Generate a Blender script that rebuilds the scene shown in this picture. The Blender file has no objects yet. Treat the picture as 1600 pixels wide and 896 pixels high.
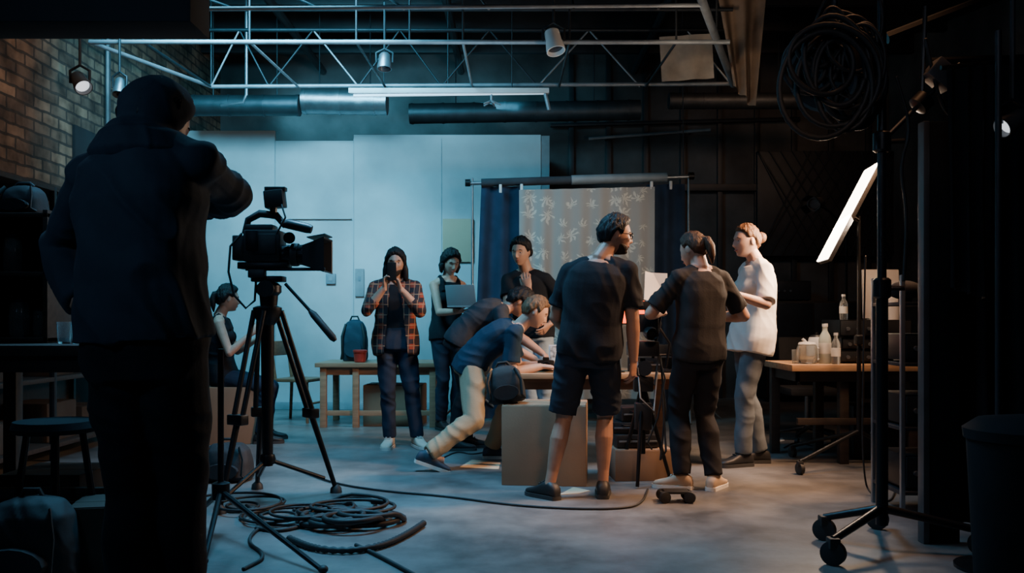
import bpy, bmesh, math, random
import numpy as np
from mathutils import Vector, Matrix, noise
random.seed(7)
SC = bpy.context.scene
COL = SC.collection
R = math.radians
V = Vector
F = 1400.0; CH = 1.1; HZ = 500.0
def X(px, d): return (px-800)*d/F
def Z(py, d): return CH+(HZ-py)*d/F
def P(px, py, d): return V((X(px, d), d, Z(py, d)))
def G(px, py, z=0.0):
    d = (CH-z)*F/(py-HZ)
    return V((X(px, d), d, z))
UP = V((0, 0, 1))

# ------------------------------------------------------------------ materials
def nd(nt, t, **kw):
    n = nt.nodes.new(t)
    for k, v in kw.items(): setattr(n, k, v)
    return n
def mat(name, col, rough=.6, metal=0, var=.2, scale=6, bump=0, bscale=60, emit=0, ecol=None, spec=.5, trans=0, stretch=(1, 1, 1), bdist=None):
    m = bpy.data.materials.new(name); m.use_nodes = True
    nt = m.node_tree; b = nt.nodes['Principled BSDF']; L = nt.links.new
    tc = nd(nt, 'ShaderNodeTexCoord'); mp = nd(nt, 'ShaderNodeMapping')
    mp.inputs['Scale'].default_value = stretch
    L(tc.outputs['Object'], mp.inputs[0])
    n = nd(nt, 'ShaderNodeTexNoise'); n.inputs['Scale'].default_value = scale; n.inputs['Detail'].default_value = 5
    L(mp.outputs[0], n.inputs['Vector'])
    r = nd(nt, 'ShaderNodeValToRGB')
    r.color_ramp.elements[0].position = .3; r.color_ramp.elements[1].position = .7
    r.color_ramp.elements[0].color = tuple(c*(1-var) for c in col)+(1,)
    r.color_ramp.elements[1].color = tuple(min(1, c*(1+var)) for c in col)+(1,)
    L(n.outputs['Fac'], r.inputs[0]); L(r.outputs[0], b.inputs['Base Color'])
    b.inputs['Roughness'].default_value = rough; b.inputs['Metallic'].default_value = metal
    b.inputs['Specular IOR Level'].default_value = spec
    b.inputs['Transmission Weight'].default_value = trans
    if emit:
        b.inputs['Emission Color'].default_value = (ecol or col)+(1,)
        b.inputs['Emission Strength'].default_value = emit
    if bump:
        n2 = nd(nt, 'ShaderNodeTexNoise'); n2.inputs['Scale'].default_value = bscale; n2.inputs['Detail'].default_value = 4
        L(mp.outputs[0], n2.inputs['Vector'])
        bp = nd(nt, 'ShaderNodeBump'); bp.inputs['Strength'].default_value = bump; bp.inputs['Distance'].default_value = bdist or (.003 if bscale >= 30 else .02)
        L(n2.outputs['Fac'], bp.inputs['Height']); L(bp.outputs[0], b.inputs['Normal'])
    return m
M = {}
def mk(k, *a, **kw): M[k] = mat(k, *a, **kw)
mk('skin', (.48, .27, .19), .5, var=.10, scale=20)
mk('skin_tan', (.34, .18, .12), .5, var=.10, scale=20)
mk('skin_pale', (.54, .33, .25), .5, var=.08, scale=20)
mk('lip', (.38, .12, .10), .5, var=.05)
mk('eye', (.50, .50, .48), .25, var=.02)
mk('iris', (.03, .02, .015), .2, var=.05)
for k, c in dict(black=(.010, .010, .012), brown=(.06, .030, .016), blond=(.14, .080, .042), red=(.13, .060, .027)).items():
    mk('hair_'+k, c, .55, var=.5, scale=50, bump=.8, bscale=110, stretch=(1, 1, .15), bdist=.012, spec=.3)
mk('beard_dark', (.030, .018, .012), .7, var=.5, scale=120, bump=.8, bscale=200, bdist=.006)
mk('tee_black', (.013, .015, .020), .9, bump=.3, bscale=90, spec=.2)
mk('tee_charcoal', (.024, .024, .026), .9, bump=.3, bscale=90, spec=.2)
mk('tee_teal', (.014, .034, .060), .9, bump=.3, bscale=90, spec=.2)
mk('tee_grey', (.038, .043, .052), .9, bump=.3, bscale=90, spec=.2)
mk('linen_white', (.70, .66, .60), .9, var=.04, bump=.15, bscale=60)
mk('jacket', (.020, .030, .044), .85, bump=.3, bscale=40, spec=.3)
mk('jeans_dark', (.018, .028, .050), .85, bump=.3, bscale=120, spec=.25)
mk('jeans_black', (.011, .011, .014), .85, bump=.3, bscale=120, spec=.25)
mk('jeans_light', (.30, .40, .50), .85, bump=.3, bscale=120)
mk('jeans_grey', (.10, .12, .14), .85, var=.3, bump=.3, bscale=120)
mk('chino', (.31, .25, .165), .95, var=.10, scale=4, bump=.4, bscale=90, spec=.15)
mk('shorts', (.014, .020, .032), .85, bump=.3, bscale=90, spec=.25)
mk('shoe_black', (.012, .012, .013), .55)
mk('shoe_cream', (.55, .48, .38), .7)
mk('shoe_beige', (.40, .29, .20), .7)
mk('shoe_navy', (.03, .04, .06), .7)
mk('sole_white', (.6, .56, .5), .7)
mk('sole_dark', (.03, .03, .03), .8)
mk('black_plastic', (.012, .012, .013), .42, bump=.1, bscale=200)
mk('black_metal', (.016, .017, .019), .35, metal=.6)
mk('grey_metal', (.26, .29, .32), .38, metal=.8)
mk('truss_paint', (.26, .29, .32), .45, metal=.4)
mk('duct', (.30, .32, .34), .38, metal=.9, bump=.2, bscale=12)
mk('duct_shaded', (.07, .08, .09), .5, metal=.7, bump=.2, bscale=12)  # same duct metal with the dim light put into its colour
mk('dark_steel', (.03, .034, .04), .5, metal=.5)
mk('lamp_grey', (.10, .10, .105), .45, metal=.5)
mk('rubber', (.012, .012, .012), .6)
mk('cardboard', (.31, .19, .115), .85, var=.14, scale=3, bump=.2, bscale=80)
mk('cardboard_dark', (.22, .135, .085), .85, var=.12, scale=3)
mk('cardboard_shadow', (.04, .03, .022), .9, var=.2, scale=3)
mk('tape', (.34, .25, .16), .4)
mk('wood_light', (.40, .24, .13), .5, var=.25, scale=4, stretch=(1, 8, 8))
mk('wood_pale', (.29, .16, .095), .5, var=.25, scale=4, stretch=(1, 8, 8))
mk('wood_mid', (.20, .09, .045), .5, var=.3, scale=4, stretch=(1, 8, 8))
mk('wood_dark', (.028, .018, .013), .6, var=.35, scale=4, stretch=(1, 8, 8))
mk('paper', (.72, .70, .66), .8, var=.05)
mk('paper_tan', (.50, .38, .25), .8, var=.1)
mk('white_plastic', (.62, .62, .62), .4, var=.05)
mk('laptop_silver', (.55, .57, .60), .35, metal=.5, var=.04)
mk('navy_drape', (.018, .032, .062), .9, bump=.2, bscale=40, spec=.2)
mk('black_drape', (.012, .013, .015), .95, bump=.2, bscale=40, spec=.2)
mk('cream_cloth', (.46, .39, .32), .9, bump=.2, bscale=30)
mk('brown_cloth', (.26, .185, .135), .9, bump=.2, bscale=30)
mk('glass', (.85, .9, .92), .05, var=.02, trans=.9)
mk('bottle_pale', (.60, .68, .64), .15, var=.05, trans=.35)
mk('label_white', (.65, .65, .62), .7, var=.05)
mk('bag_navy', (.02, .03, .05), .8, bump=.4, bscale=30)
mk('bag_black', (.012, .012, .014), .75, bump=.5, bscale=30)
mk('red_plastic', (.45, .03, .02), .4, var=.05)
mk('led', (1, .9, .78), .5, emit=14, ecol=(1.0, .84, .68), var=.01)
mk('tube_emit', (.8, .9, 1), .5, emit=.8, ecol=(.55, .80, 1.0), var=.01)
mk('bulb', (1, .9, .8), .5, emit=1.2, ecol=(.85, .92, 1.0), var=.01)
mk('orange_screen', (1, .12, .02), .4, emit=3.0, ecol=(1.0, .09, .015), var=.02)
mk('photo_print', (.35, .36, .36), .6, var=.8, scale=35)
mk('lens_glass', (.01, .012, .02), .06, var=.05)
mk('socket_grey', (.16, .20, .23), .5)
mk('beige_board', (.42, .31, .21), .8, var=.06, scale=2)
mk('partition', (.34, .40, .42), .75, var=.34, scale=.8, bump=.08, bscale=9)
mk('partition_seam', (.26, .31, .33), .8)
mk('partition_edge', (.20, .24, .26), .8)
mk('backwall', (.060, .056, .055), .8, var=.6, scale=1.6, bump=.5, bscale=7)
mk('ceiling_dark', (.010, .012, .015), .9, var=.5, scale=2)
mk('iron', (.030, .031, .034), .5, metal=.3)

def plaid():
    m = bpy.data.materials.new('plaid'); m.use_nodes = True
    nt = m.node_tree; b = nt.nodes['Principled BSDF']; L = nt.links.new
    tc = nd(nt, 'ShaderNodeTexCoord')
    def band(direction, sc, lo, hi, off=0):
        w = nd(nt, 'ShaderNodeTexWave', wave_type='BANDS', bands_direction=direction, wave_profile='SIN')
        w.inputs['Scale'].default_value = sc; w.inputs['Distortion'].default_value = .5; w.inputs['Phase Offset'].default_value = off
        L(tc.outputs['Object'], w.inputs[0])
        r = nd(nt, 'ShaderNodeValToRGB'); r.color_ramp.elements[0].position = lo; r.color_ramp.elements[1].position = hi
        L(w.outputs['Fac'], r.inputs[0]); return r.outputs[0]
    def mix(f, a, c):
        x = nd(nt, 'ShaderNodeMix', data_type='RGBA')
        L(f, x.inputs[0])
        if isinstance(a, tuple): x.inputs[6].default_value = a
        else: L(a, x.inputs[6])
        x.inputs[7].default_value = c
        return x.outputs[2]
    s1 = mix(band('X', 3.6, .40, .6), (.26, .045, .022, 1), (.016, .014, .020, 1))
    s2 = mix(band('Z', 3.6, .45, .62), s1, (.022, .015, .02, 1))
    s3 = mix(band('X', 7.2, .95, .99, 1.2), s2, (.30, .17, .10, 1))
    s4 = mix(band('Z', 3.6, .97, .995, 2.6), s3, (.30, .17, .10, 1))
    L(s4, b.inputs['Base Color']); b.inputs['Roughness'].default_value = .9
    return m
M['plaid'] = plaid()

def floral():
    m = bpy.data.materials.new('floral_cloth'); m.use_nodes = True
    nt = m.node_tree; b = nt.nodes['Principled BSDF']; L = nt.links.new
    tc = nd(nt, 'ShaderNodeTexCoord'); sep = nd(nt, 'ShaderNodeSeparateXYZ'); L(tc.outputs['Object'], sep.inputs[0])
    cb = nd(nt, 'ShaderNodeCombineXYZ'); L(sep.outputs[0], cb.inputs[0]); L(sep.outputs[2], cb.inputs[1])
    sc = nd(nt, 'ShaderNodeVectorMath', operation='SCALE'); sc.inputs['Scale'].default_value = 5.4; L(cb.outputs[0], sc.inputs[0])
    nz = nd(nt, 'ShaderNodeTexNoise'); nz.inputs['Scale'].default_value = 2.2; nz.inputs['Detail'].default_value = 3; L(sc.outputs[0], nz.inputs[0])
    c5 = nd(nt, 'ShaderNodeVectorMath', operation='SUBTRACT'); L(nz.outputs['Color'], c5.inputs[0]); c5.inputs[1].default_value = (.5, .5, .5)
    s5 = nd(nt, 'ShaderNodeVectorMath', operation='SCALE'); s5.inputs['Scale'].default_value = .55; L(c5.outputs[0], s5.inputs[0])
    ad = nd(nt, 'ShaderNodeVectorMath', operation='ADD'); L(sc.outputs[0], ad.inputs[0]); L(s5.outputs[0], ad.inputs[1])
    vo = nd(nt, 'ShaderNodeTexVoronoi', voronoi_dimensions='2D'); vo.inputs['Scale'].default_value = 1; vo.inputs['Randomness'].default_value = .8
    L(ad.outputs[0], vo.inputs['Vector'])
    df = nd(nt, 'ShaderNodeVectorMath', operation='SUBTRACT'); L(ad.outputs[0], df.inputs[0]); L(vo.outputs['Position'], df.inputs[1])
    s2 = nd(nt, 'ShaderNodeSeparateXYZ'); L(df.outputs[0], s2.inputs[0])
    def ma(op, a, c=None):
        n = nd(nt, 'ShaderNodeMath', operation=op)
        for i, q in enumerate((a, c)):
            if q is None: continue
            if isinstance(q, (int, float)): n.inputs[i].default_value = q
            else: L(q, n.inputs[i])
        return n.outputs[0]
    th0 = ma('ARCTAN2', s2.outputs[1], s2.outputs[0])
    sp = nd(nt, 'ShaderNodeSeparateColor'); L(vo.outputs['Color'], sp.inputs[0])
    th = ma('ADD', ma('MULTIPLY', th0, 4.0), ma('MULTIPLY', sp.outputs[0], 6.28))
    pet = ma('POWER', ma('ABSOLUTE', ma('COSINE', th)), 1.3)
    asym = ma('ADD', .75, ma('MULTIPLY', .35, ma('COSINE', ma('ADD', th0, ma('MULTIPLY', sp.outputs[2], 6.28)))))
    size = ma('MULTIPLY', asym, ma('ADD', .34, ma('MULTIPLY', sp.outputs[1], .30)))
    lim = ma('MULTIPLY', pet, size)
    dif = ma('SUBTRACT', lim, vo.outputs['Distance'])
    rp = nd(nt, 'ShaderNodeValToRGB'); rp.color_ramp.elements[0].position = 0.0; rp.color_ramp.elements[1].position = .12
    L(dif, rp.inputs[0])
    mx = nd(nt, 'ShaderNodeMix', data_type='RGBA'); L(rp.outputs[0], mx.inputs[0])
    mx.inputs[6].default_value = (.28, .27, .26, 1); mx.inputs[7].default_value = (.50, .47, .42, 1)
    L(mx.outputs[2], b.inputs['Base Color']); b.inputs['Roughness'].default_value = .9
    return m
M['floral'] = floral()

def brick():
    m = bpy.data.materials.new('brick_wall'); m.use_nodes = True
    nt = m.node_tree; b = nt.nodes['Principled BSDF']; L = nt.links.new
    tc = nd(nt, 'ShaderNodeTexCoord'); sep = nd(nt, 'ShaderNodeSeparateXYZ'); L(tc.outputs['Object'], sep.inputs[0])
    cb = nd(nt, 'ShaderNodeCombineXYZ'); L(sep.outputs[1], cb.inputs[0]); L(sep.outputs[2], cb.inputs[1])
    nw = nd(nt, 'ShaderNodeTexNoise'); nw.inputs['Scale'].default_value = 6; L(cb.outputs[0], nw.inputs[0])
    sw = nd(nt, 'ShaderNodeVectorMath', operation='SCALE'); sw.inputs['Scale'].default_value = .035; L(nw.outputs['Color'], sw.inputs[0])
    aw = nd(nt, 'ShaderNodeVectorMath', operation='ADD'); L(cb.outputs[0], aw.inputs[0]); L(sw.outputs[0], aw.inputs[1])
    t = nd(nt, 'ShaderNodeTexBrick'); L(aw.outputs[0], t.inputs['Vector'])
    t.inputs['Color1'].default_value = (.30, .19, .125, 1); t.inputs['Color2'].default_value = (.11, .075, .055, 1)
    t.inputs['Mortar'].default_value = (.06, .048, .04, 1); t.inputs['Scale'].default_value = 1
    t.inputs['Brick Width'].default_value = .28; t.inputs['Row Height'].default_value = .105; t.inputs['Mortar Size'].default_value = .012
    n = nd(nt, 'ShaderNodeTexNoise'); n.inputs['Scale'].default_value = 5; n.inputs['Detail'].default_value = 8; L(tc.outputs['Object'], n.inputs[0])
    mx = nd(nt, 'ShaderNodeMix', data_type='RGBA', blend_type='MULTIPLY'); mx.inputs[0].default_value = .9
    L(t.outputs['Color'], mx.inputs[6])
    r = nd(nt, 'ShaderNodeValToRGB'); r.color_ramp.elements[0].position = .32; r.color_ramp.elements[0].color = (.2, .2, .2, 1); r.color_ramp.elements[1].position = .68; r.color_ramp.elements[1].color = (1.3, 1.3, 1.3, 1)
    L(n.outputs['Fac'], r.inputs[0]); L(r.outputs[0], mx.inputs[7]); L(mx.outputs[2], b.inputs['Base Color'])
    bp = nd(nt, 'ShaderNodeBump', invert=True); bp.inputs['Strength'].default_value = 1.0; bp.inputs['Distance'].default_value = .03
    L(t.outputs['Fac'], bp.inputs['Height']); L(bp.outputs[0], b.inputs['Normal']); b.inputs['Roughness'].default_value = .85
    return m
M['brick'] = brick()

def concrete():
    m = bpy.data.materials.new('concrete_floor'); m.use_nodes = True
    nt = m.node_tree; b = nt.nodes['Principled BSDF']; L = nt.links.new
    tc = nd(nt, 'ShaderNodeTexCoord')
    n = nd(nt, 'ShaderNodeTexNoise'); n.inputs['Scale'].default_value = 1.3; n.inputs['Detail'].default_value = 10; n.inputs['Roughness'].default_value = .7
    L(tc.outputs['Object'], n.inputs[0])
    r = nd(nt, 'ShaderNodeValToRGB'); r.color_ramp.elements[0].position = .34; r.color_ramp.elements[1].position = .68
    r.color_ramp.elements[0].color = (.052, .051, .050, 1); r.color_ramp.elements[1].color = (.22, .21, .20, 1)
    L(n.outputs['Fac'], r.inputs[0]); L(r.outputs[0], b.inputs['Base Color'])
    r2 = nd(nt, 'ShaderNodeValToRGB'); r2.color_ramp.elements[0].color = (.24, .24, .24, 1); r2.color_ramp.elements[1].color = (.54, .54, .54, 1)
    n2 = nd(nt, 'ShaderNodeTexNoise'); n2.inputs['Scale'].default_value = 3; n2.inputs['Detail'].default_value = 6; L(tc.outputs['Object'], n2.inputs[0])
    L(n2.outputs['Fac'], r2.inputs[0]); L(r2.outputs[0], b.inputs['Roughness'])
    bp = nd(nt, 'ShaderNodeBump'); bp.inputs['Strength'].default_value = .12; bp.inputs['Distance'].default_value = .02
    L(n2.outputs['Fac'], bp.inputs['Height']); L(bp.outputs[0], b.inputs['Normal'])
    return m
M['concrete'] = concrete()

# ------------------------------------------------------------------ mesh tools
WL = {}
class MB:
    def __init__(s): s.v = []; s.f = []
    def add(s, vs, fs):
        n = len(s.v); s.v += [V(v) for v in vs]; s.f += [[i+n for i in f] for f in fs]; return s
    def box(s, c, size, rot=None, bev=0.0):
        bm = bmesh.new(); bmesh.ops.create_cube(bm, size=1)
        for v in bm.verts: v.co = V((v.co.x*size[0], v.co.y*size[1], v.co.z*size[2]))
        if bev: bmesh.ops.bevel(bm, geom=bm.edges[:], offset=bev, segments=2, affect='EDGES', profile=.6)
        bm.verts.index_update()
        m = rot if rot else Matrix.Identity(3)
        s.add([m @ v.co+V(c) for v in bm.verts], [[v.index for v in f.verts] for f in bm.faces]); bm.free(); return s
    def span(s, a, b, bev=0.0):
        a = V(a); b = V(b); return s.box((a+b)/2, [abs(b[i]-a[i]) for i in range(3)], None, bev)
    def loft(s, rings, cap=True):
        n = len(rings[0]); vs = [p for r in rings for p in r]; fs = []
        for i in range(len(rings)-1):
            for j in range(n):
                k = (j+1) % n
                fs.append([i*n+j, i*n+k, (i+1)*n+k, (i+1)*n+j])
        if cap: fs.append(list(range(n))[::-1]); fs.append([(len(rings)-1)*n+j for j in range(n)])
        return s.add(vs, fs)
    def tube(s, pts, r, seg=8, flat=1.0, ref=None, closed=False):
        pts = [V(p) for p in pts]; n = len(pts)
        rs = list(r) if isinstance(r, (list, tuple)) else [r]*n
        rings = []; u = None
        for i in range(n):
            if closed: t = pts[(i+1) % n]-pts[i-1]
            else: t = pts[min(i+1, n-1)]-pts[max(i-1, 0)]
            if t.length < 1e-7: t = V((0, 0, 1))
            t.normalize()
            if u is None:
                a = ref or (V((0, 0, 1)) if abs(t.z) < .9 else V((1, 0, 0)))
                u = (a-t*a.dot(t)).normalized()
            else:
                u = u-t*u.dot(t)
                if u.length < 1e-5: u = t.orthogonal()
                u.normalize()
            w = t.cross(u)
            rings.append([pts[i]+u*(rs[i]*math.cos(2*math.pi*k/seg))+w*(rs[i]*flat*math.sin(2*math.pi*k/seg)) for k in range(seg)])
        if closed: rings.append(rings[0])
        return s.loft(rings, not closed)
    def cyl(s, a, b, r, r2=None, seg=16): return s.tube([a, b], [r, r if r2 is None else r2], seg)
    def ell(s, c, rad, rot=None, u=18, v=12):
        if isinstance(rad, (int, float)): rad = (rad,)*3
        m = rot or Matrix.Identity(3); rings = []
        for i in range(v+1):
            t = math.pi*i/v; st = max(math.sin(t), .002)
            rings.append([V(c)+m @ V((rad[0]*st*math.cos(2*math.pi*k/u), rad[1]*st*math.sin(2*math.pi*k/u), -rad[2]*math.cos(t))) for k in range(u)])
        return s.loft(rings)
    def lathe(s, prof, o, axis=UP, seg=24):
        axis = V(axis).normalized(); q = UP.rotation_difference(axis)
        return s.loft([[V(o)+q @ V((r*math.cos(2*math.pi*k/seg), r*math.sin(2*math.pi*k/seg), h)) for k in range(seg)] for r, h in prof])
    def mesh(s, name, off):
        me = bpy.data.meshes.new(name); me.from_pydata([v-off for v in s.v], [], s.f); me.validate()
        bm = bmesh.new(); bm.from_mesh(me); bmesh.ops.recalc_face_normals(bm, faces=bm.faces[:]); bm.to_mesh(me); bm.free()
        return me
    def build(s, name, m, parent=None, loc=None, ang=40):
        if parent is not None: base = WL[parent.name]; w = base
        else: base = V(loc) if loc is not None else V((0, 0, 0)); w = base
        me = s.mesh(name, base); return link(me, name, m, parent, w, ang)
def link(me, name, m, parent, w, ang=40):
    for p in me.polygons: p.use_smooth = True
    if ang and ang < 180: me.set_sharp_from_angle(angle=R(ang))
    me.materials.clear(); me.materials.append(M[m] if isinstance(m, str) else m)
    o = bpy.data.objects.new(name, me); COL.objects.link(o)
    if parent is not None: o.parent = parent
    else: o.location = w
    WL[o.name] = V(w); return o
def tag(o, label, cat, group=None):
    o['label'] = label; o['category'] = cat
    if group: o['group'] = group
    return o
def thing(name, label, cat, loc, group=None):
    o = bpy.data.objects.new(name, None); COL.objects.link(o); o.location = loc; o.empty_display_size = .1
    WL[o.name] = V(loc); return tag(o, label, cat, group)
def struct(name, mb, m, ang=40):
    o = mb.build(name, m, ang=ang); o['kind'] = 'structure'; return o
def remesh(mb, voxel, it=3, fac=.5):
    me = bpy.data.meshes.new('tmp'); me.from_pydata(mb.v, [], mb.f)
    ob = bpy.data.objects.new('tmp', me); COL.objects.link(ob)
    md = ob.modifiers.new('r', 'REMESH'); md.mode = 'VOXEL'; md.voxel_size = voxel; md.adaptivity = 0
    if it:
        sm = ob.modifiers.new('s', 'SMOOTH'); sm.factor = fac; sm.iterations = it
    dg = bpy.context.evaluated_depsgraph_get(); dg.update()
    out = bpy.data.meshes.new_from_object(ob.evaluated_get(dg))
    bpy.data.objects.remove(ob); bpy.data.meshes.remove(me)
    return out
def wrinkle(me, amp, fr=(5, 5, 8), seed=0, lim=None):
    nv = len(me.vertices); co = np.empty(nv*3); me.vertices.foreach_get('co', co); co = co.reshape(-1, 3)
    nr = np.array([v.normal[:] for v in me.vertices])
    o = V((seed*3.1, seed*1.7, seed*.9)); d = np.empty(nv)
    for i in range(nv):
        p = V((co[i, 0]*fr[0], co[i, 1]*fr[1], co[i, 2]*fr[2]))+o
        w = noise.noise(p*.45)
        q = V((p.x*1.3+p.z*.9+w*1.5, p.y*1.3-p.z*.7, p.z*.35+w))
        d[i] = (.55-1.9*abs(noise.noise(q)))*(.35+.9*abs(w))+.45*w
    d = d*amp
    if lim is not None: d = np.maximum(d, -lim)
    co += nr*d[:, None]
    me.vertices.foreach_set('co', co.ravel()); me.update()
def shift(me, off):
    me.transform(Matrix.Translation(-V(off)))

# ------------------------------------------------------------------ people
def fwd(a): return V((math.sin(R(a)), math.cos(R(a)), 0))
def rgt(a): return V((math.cos(R(a)), -math.sin(R(a)), 0))
def ik(a, b, l1, l2, pole):
    d = b-a; L = d.length; mx = (l1+l2)*.997
    if L > mx: b = a+d*(mx/L); d = b-a; L = mx
    x = (l1*l1-l2*l2+L*L)/(2*L); h = math.sqrt(max(0, l1*l1-x*x))
    n = d.normalized(); p = pole-n*pole.dot(n); p.normalize()
    return a+n*x+p*h, b
NU, NVV = 72, 54
def head_dirs():
    th = np.linspace(0.02, math.pi-.02, NVV); ph = np.linspace(0, 2*math.pi, NU, endpoint=False)
    T, Q = np.meshgrid(th, ph, indexing='ij')
    return np.stack([np.sin(T)*np.sin(Q), np.sin(T)*np.cos(Q), -np.cos(T)], -1).reshape(-1, 3)
HU = head_dirs()
def headshape(U):
    x, y, z = U[:, 0], U[:, 1], U[:, 2]
    X_, Y_, Z_ = x*.077, y*.099, z*.120
    low = np.clip(-z, 0, 1); m = np.clip(y*2.2, 0, 1)
    X_ = X_*(1-.30*low**1.6)
    Y_ = Y_+np.clip(-y, 0, 1)*low*.04+m*low**2*.033
    def g(cx, cz, sx, sz): return np.exp(-((x-cx)/sx)**2-((z-cz)/sz)**2)
    def gg(cx, cz, sx, sz): return g(cx, cz, sx, sz)+g(-cx, cz, sx, sz)
    Y_ = Y_+m*(.008*g(0, -.02, .10, .16)+.014*g(0, -.15, .10, .14)+.020*g(0, -.28, .14, .10)+.006*gg(.16, -.31, .08, .07)
               - .010*gg(.38, .04, .2, .10)+.006*g(0, .22, .55, .09)+.007*g(0, -.50, .22, .045)+.007*g(0, -.61, .2, .05)
               - .004*g(0, -.555, .25, .02)-.004*g(0, -.71, .25, .05)+.012*g(0, -.86, .28, .13)+.005*gg(.58, -.15, .2, .2))
    return np.stack([X_, Y_, Z_], -1)
HB = headshape(HU)
HF = [[i*NU+j, i*NU+(j+1) % NU, (i+1)*NU+(j+1) % NU, (i+1)*NU+j] for i in range(NVV-1) for j in range(NU)]
HF += [list(range(NU))[::-1], [(NVV-1)*NU+j for j in range(NU)]]
HA = np.degrees(np.arctan2(np.abs(HU[:, 0]), HU[:, 1]))
def shell(mb, toW, w, t, rough=.25, seed=0):
    w = np.clip(w, 0, 1); w = w*w*(3-2*w)
    n = np.array([noise.noise(V((HA[i]*.16, HU[i, 2]*3+seed, np.sign(HU[i, 0])*3)))+.5*noise.noise(V((HU[i, 0]*9, HU[i, 1]*9+seed, HU[i, 2]*5))) for i in range(len(HU))])
    p = HB+HU*((t*(1+rough*n))*w-.010*(1-w))[:, None]
    return mb.add([toW(V(q)) for q in p], HF)
SHORT = ([0, 35, 60, 76, 95, 120, 180], [.54, .50, .36, -.12, .06, -.52, -.68])
TIED = ([0, 35, 60, 76, 95, 120, 180], [.54, .50, .38, .02, .10, -.42, -.66])
def hand(mb, w, dv, n, right, s, curl, splay=.35):
    dv = dv.normalized(); n = (n-dv*n.dot(dv)).normalized()
    t = dv.cross(n) if right else n.cross(dv)
    def ring(c, a, b): return [c+t*(a*s*math.cos(2*math.pi*k/14))+n*(b*s*math.sin(2*math.pi*k/14)) for k in range(14)]
    mb.loft([ring(w-dv*.03*s, .027, .023), ring(w+dv*.005*s, .028, .020), ring(w+dv*.035*s, .038, .018), ring(w+dv*.07*s, .043, .015), ring(w+dv*.092*s, .040, .011)])
    for i, (o, L) in enumerate(zip((.033, .011, -.011, -.032), (.070, .078, .072, .056))):
        b = w+dv*((.082 if i in (1, 2) else .076)*s)+t*(o*s)
        a = 0; pts = [b-dv*.015*s]; pts.append(b); q = b
        d0 = (dv+t*(o*splay*6)).normalized()
        for k, fr in enumerate((.45, .31, .24)):
            a += curl[i]*(.9, 1.0, .7)[k]
            q = q+(d0*math.cos(a)+n*math.sin(a))*(L*fr*s); pts.append(q)
        mb.tube(pts, [.0098*s, .0098*s, .0090*s, .0085*s, .0070*s], 8); mb.ell(q, .0070*s, u=8, v=6)
    b = w+dv*.022*s+t*.024*s; c = curl[4]
    d1 = (dv*.75+t*(.75-.35*c)+n*(.25+.5*c)).normalized(); q1 = b+d1*.045*s
    d2 = (dv*.95+t*(.2-.5*c)+n*(.2+.6*c)).normalized(); q2 = q1+d2*.034*s; q3 = q2+d2*.022*s
    mb.tube([b-d1*.01, b, q1, q2, q3], [.014*s, .014*s, .011*s, .010*s, .0078*s], 8); mb.ell(q3, .0078*s, u=8, v=6)
TT = [-.3, -.2, -.1, 0, .12, .3, .5, .7, .85, .94, 1.0]
TW = [.135, .145, .158, .165, .163, .150, .156, .168, .155, .108, .062]
TD = [.100, .105, .112, .118, .116, .106, .112, .118, .104, .084, .062]
FW = [.140, .155, .168, .172, .162, .134, .138, .148, .140, .098, .056]
SEED = [0]
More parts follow.
